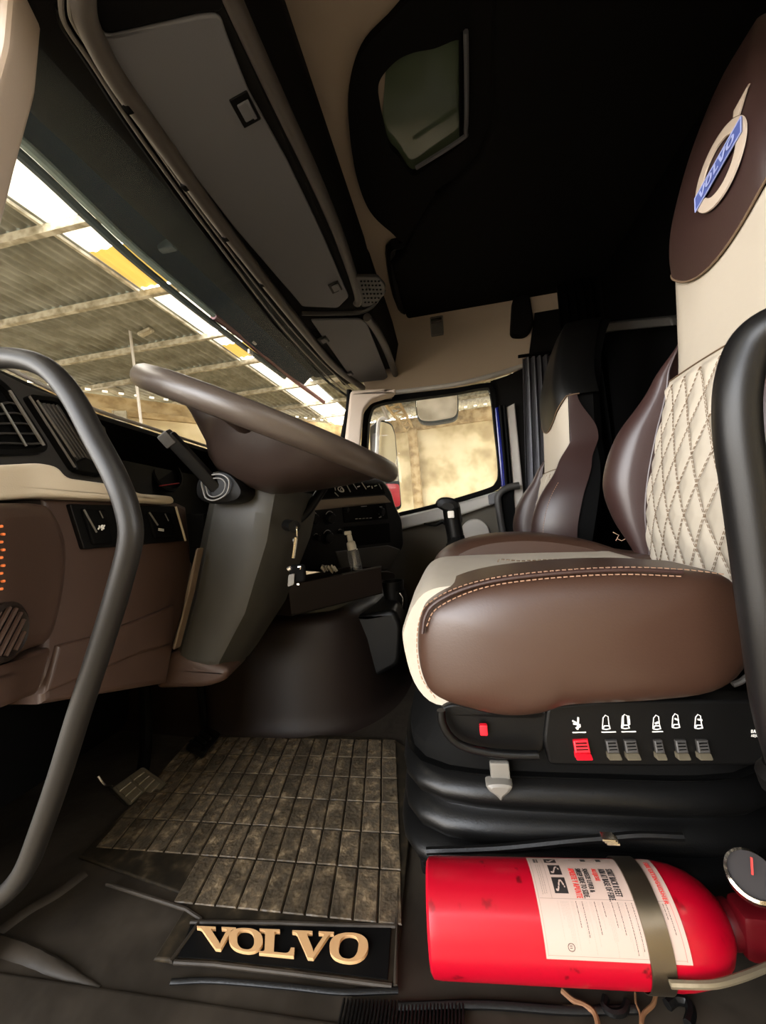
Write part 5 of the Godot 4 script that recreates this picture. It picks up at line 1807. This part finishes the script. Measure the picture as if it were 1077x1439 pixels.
	var ring = func(y: float, hx: float, hz: float) -> PackedVector3Array:
		var o = PackedVector3Array()
		for k in 48:
			var a = TAU * k / 48
			var q = Vector2(cos(a), sin(a))
			var e = pow(pow(absf(q.x), 5) + pow(absf(q.y), 5), -0.2)
			o.append(bs + Vector3(q.x * e * hx, y, q.y * e * hz))
		return o
	m = B.new()
	rows = []
	for j in 49:
		var y = lerpf(0.02, 0.175, j / 48.0)
		var k = pow(absf(sin((y - 0.025) / 0.047 * PI)), 0.6)
		var w = 0.022 * k - 0.012 + 0.012 * smoothstep(0.12, 0.03, y)
		rows.append(ring.call(y, 0.255 + w, 0.225 + w))
	m.rows(rows, true, true)
	part(m, "bellows", M.black_rubber, s, 60)
	m = B.new()
	rows = []
	for q in [[0.172, 0.24, 0.215], [0.178, 0.25, 0.222], [0.2, 0.25, 0.222], [0.235, 0.22, 0.22], [0.27, 0.2, 0.22], [0.275, 0.19, 0.21]]: rows.append(ring.call(q[0], q[1], q[2]))
	m.rows(rows, true, true)
	part(m, "upper_frame", M.matt_black, s)
	m = B.new()
	m.box(bs + Vector3(0, 0.012, 0), Vector3(0.48, 0.024, 0.4), Basis.IDENTITY, 0.006)
	part(m, "floor_plate", M.matt_black, s)
	# control panel and its levers
	var dz = 0.565
	m = B.new()
	m.prism(round_corners(poly(dz, [770, 992, 850, 986, 1000, 984, 1090, 985, 1094, 1076, 900, 1078, 772, 1076, 764, 1040]), 0.008), Vector3(0, 0, -0.03), 0.004)
	var pn = part(m, "control_panel", M.black_plastic, s)
	var dl = dz - 0.004
	for q in [[806, 1041, 827, 1040, 835, 1069, 810, 1069, 1.0], [852, 1041, 868, 1041, 875, 1069, 854, 1069, false], [878, 1041, 895, 1041, 905, 1069, 882, 1069, false], [920, 1041, 932, 1041, 945, 1069, 924, 1069, false], [950, 1041, 965, 1041, 975, 1069, 954, 1069, false], [980, 1041, 996, 1041, 1007, 1069, 985, 1069, false]]:
		var mt: StandardMaterial3D = M.red_plastic if q[8] else M.frame_grey
		m = B.new()
		m.prism(PackedVector3Array([P(q[0], q[1], dl), P(q[2], q[3], dl), P(q[2] + 4, 1059, dl - 0.004), P(q[0] + 3, 1059, dl - 0.004)]), Vector3(0, 0, -0.006), 0.0015)
		var lv = part(m, "seat_lever", mt, s, 38, "red lever" if q[8] else "")
		m = B.new()
		m.prism(round_corners(PackedVector3Array([P(q[0] + 3, 1059, dl - 0.005), P(q[2] + 4, 1059, dl - 0.005), P(q[2] + 8, 1069, dl - 0.014), P(q[0] + 5, 1069, dl - 0.014)]), 0.002), Vector3(0, -0.002, -0.01), 0.001)
		part(m, "lever_tip", mt if q[8] else M.dull_steel, lv)
		m = B.new()
		for k in 3: m.tube(PackedVector3Array([P(q[0] + 3 + k, 1045 + k * 4.5, dl - 0.003), P(q[2] - 2 + k, 1044.5 + k * 4.5, dl - 0.003)]), 0.0007, 5)
		part(m, "lever_rib", M.matt_black, lv)
	var ic = B.new()
	var dk = dz - 0.001
	for q in [[852, 1015], [879, 1014], [923, 1015], [950, 1013], [982, 1014]]:
		var x: float = q[0]
		var y: float = q[1]
		ic.tube(poly(dk, [x - 5, y + 9, x - 4, y - 6, x - 1, y - 10, x + 3, y - 8, x + 4, y + 2, x + 6, y + 9]), 0.0006, 5)
		ic.tube(poly(dk, [x - 5, y + 9, x - 2, y + 5, x + 4, y + 5, x + 6, y + 9, x, y + 10, x - 5, y + 9]), 0.0008, 5)
	ic.tube(poly(dk, [876, 1006, 876, 1018]), 0.0012, 5)
	ic.tube(poly(dk, [884, 1006, 885, 1018]), 0.0012, 5)
	ic.tube(poly(dk, [949, 1010, 954, 1012]), 0.0012, 5)
	ic.tube(poly(dk, [981, 1011, 987, 1012]), 0.0012, 5)
	ic.tube(poly(dk, [921, 1017, 926, 1015]), 0.0012, 5)
	for q in [[813, 1008, 813, 1016], [806, 1017, 816, 1019], [813, 1016, 812, 1025], [805, 1013, 811, 1016], [810, 1024, 816, 1020]]: ic.tube(poly(dk, q), 0.0013, 5)
	for q in [[805, 1029.5, 824, 1029], [846, 1029, 866, 1028.5], [874, 1028.5, 894, 1028], [917, 1028.5, 932, 1028]]: ic.tube(poly(dk, q), 0.0008, 5)
	for k in 2:
		var y0 = 1030.0 + k * 6.5
		glyphs(ic, ["BACK", "ADJUST"][k], func(u, v, w): return P(lerpf(1056, 1070, u), lerpf(y0, y0 - 4.5, v), dk - 0.0005 * w), false, 0.05)
	part(ic, "panel_symbols", M.white_print, pn)
	# grab lever left of the panel, little red tab, pale catch
	m = B.new()
	m.tube(smooth(poly(0.552, [620, 998, 622, 1015, 632, 1034, 652, 1049, 690, 1058, 730, 1061, 757, 1061]), false, 6), 0.0058, 12)
	part(m, "height_lever", M.black_rubber, s)
	m = B.new()
	m.prism(round_corners(poly(0.57, [618, 995, 640, 988, 700, 1004, 756, 1006, 768, 996, 772, 1010, 764, 1060, 650, 1052, 624, 1030]), 0.01), Vector3(0, 0, -0.02), 0.004)
	part(m, "lever_housing", M.black_plastic, s)
	m = B.new()
	m.box(P(680, 1025, 0.562), Vector3(0.011, 0.015, 0.008), Basis.IDENTITY, 0.002)
	part(m, "red_tab", M.red_plastic, s)
	m = B.new()
	m.pillow(smooth(poly(0.548, [684, 1100, 702, 1098, 720, 1101, 718, 1109, 708, 1118, 704, 1123, 697, 1116, 686, 1108]), true, 4), Vector3(0, 0, -1), [[0.6, -0.006], [0.9, -0.004], [1.0, 0.0], [1.0, 0.012]])
	m.box(P(703, 1085, 0.56), Vector3(0.026, 0.03, 0.01), Basis.IDENTITY, 0.003)
	part(m, "catch", M.mid_grey, s)
	m = B.new()
	m.tube(smooth(poly(0.56, [1064, 925, 1058, 942, 1044, 956, 1030, 962]), false, 5), 0.0035, 8)
	part(m, "side_cable", M.frame_grey, s)
	m = B.new()
	m.tube(smooth(poly(0.545, [600, 1196, 700, 1192, 800, 1182, 850, 1178, 900, 1174, 960, 1176]), false, 5), 0.005, 8)
	part(m, "hose", M.black_rubber, s)
	return s

func seats() -> void:
	var s = make_seat()
	var p = s.duplicate()
	p.name = "passenger_seat"
	add_child(p)
	p.position = s.position + Vector3(-0.1, -0.12, -0.80)
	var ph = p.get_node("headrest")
	ph.set_surface_override_material(0, M.black_plastic)  # black paints in the shadow over this headrest
	for c in ph.get_children():
		if String(c.name).begins_with("badge"):
			ph.remove_child(c)
			c.free()
	for c in p.get_children():
		if String(c.name).begins_with("seat_") or String(c.name).ends_with("side_bolster") or String(c.name).begins_with("far_") or String(c.name).begins_with("cushion") or String(c.name).begins_with("piping") or String(c.name).begins_with("seam"):
			c.position += Vector3(0.1, 0.02, 0)
	p.set_meta("label", "passenger seat in brown and cream leather beyond the driver's seat")
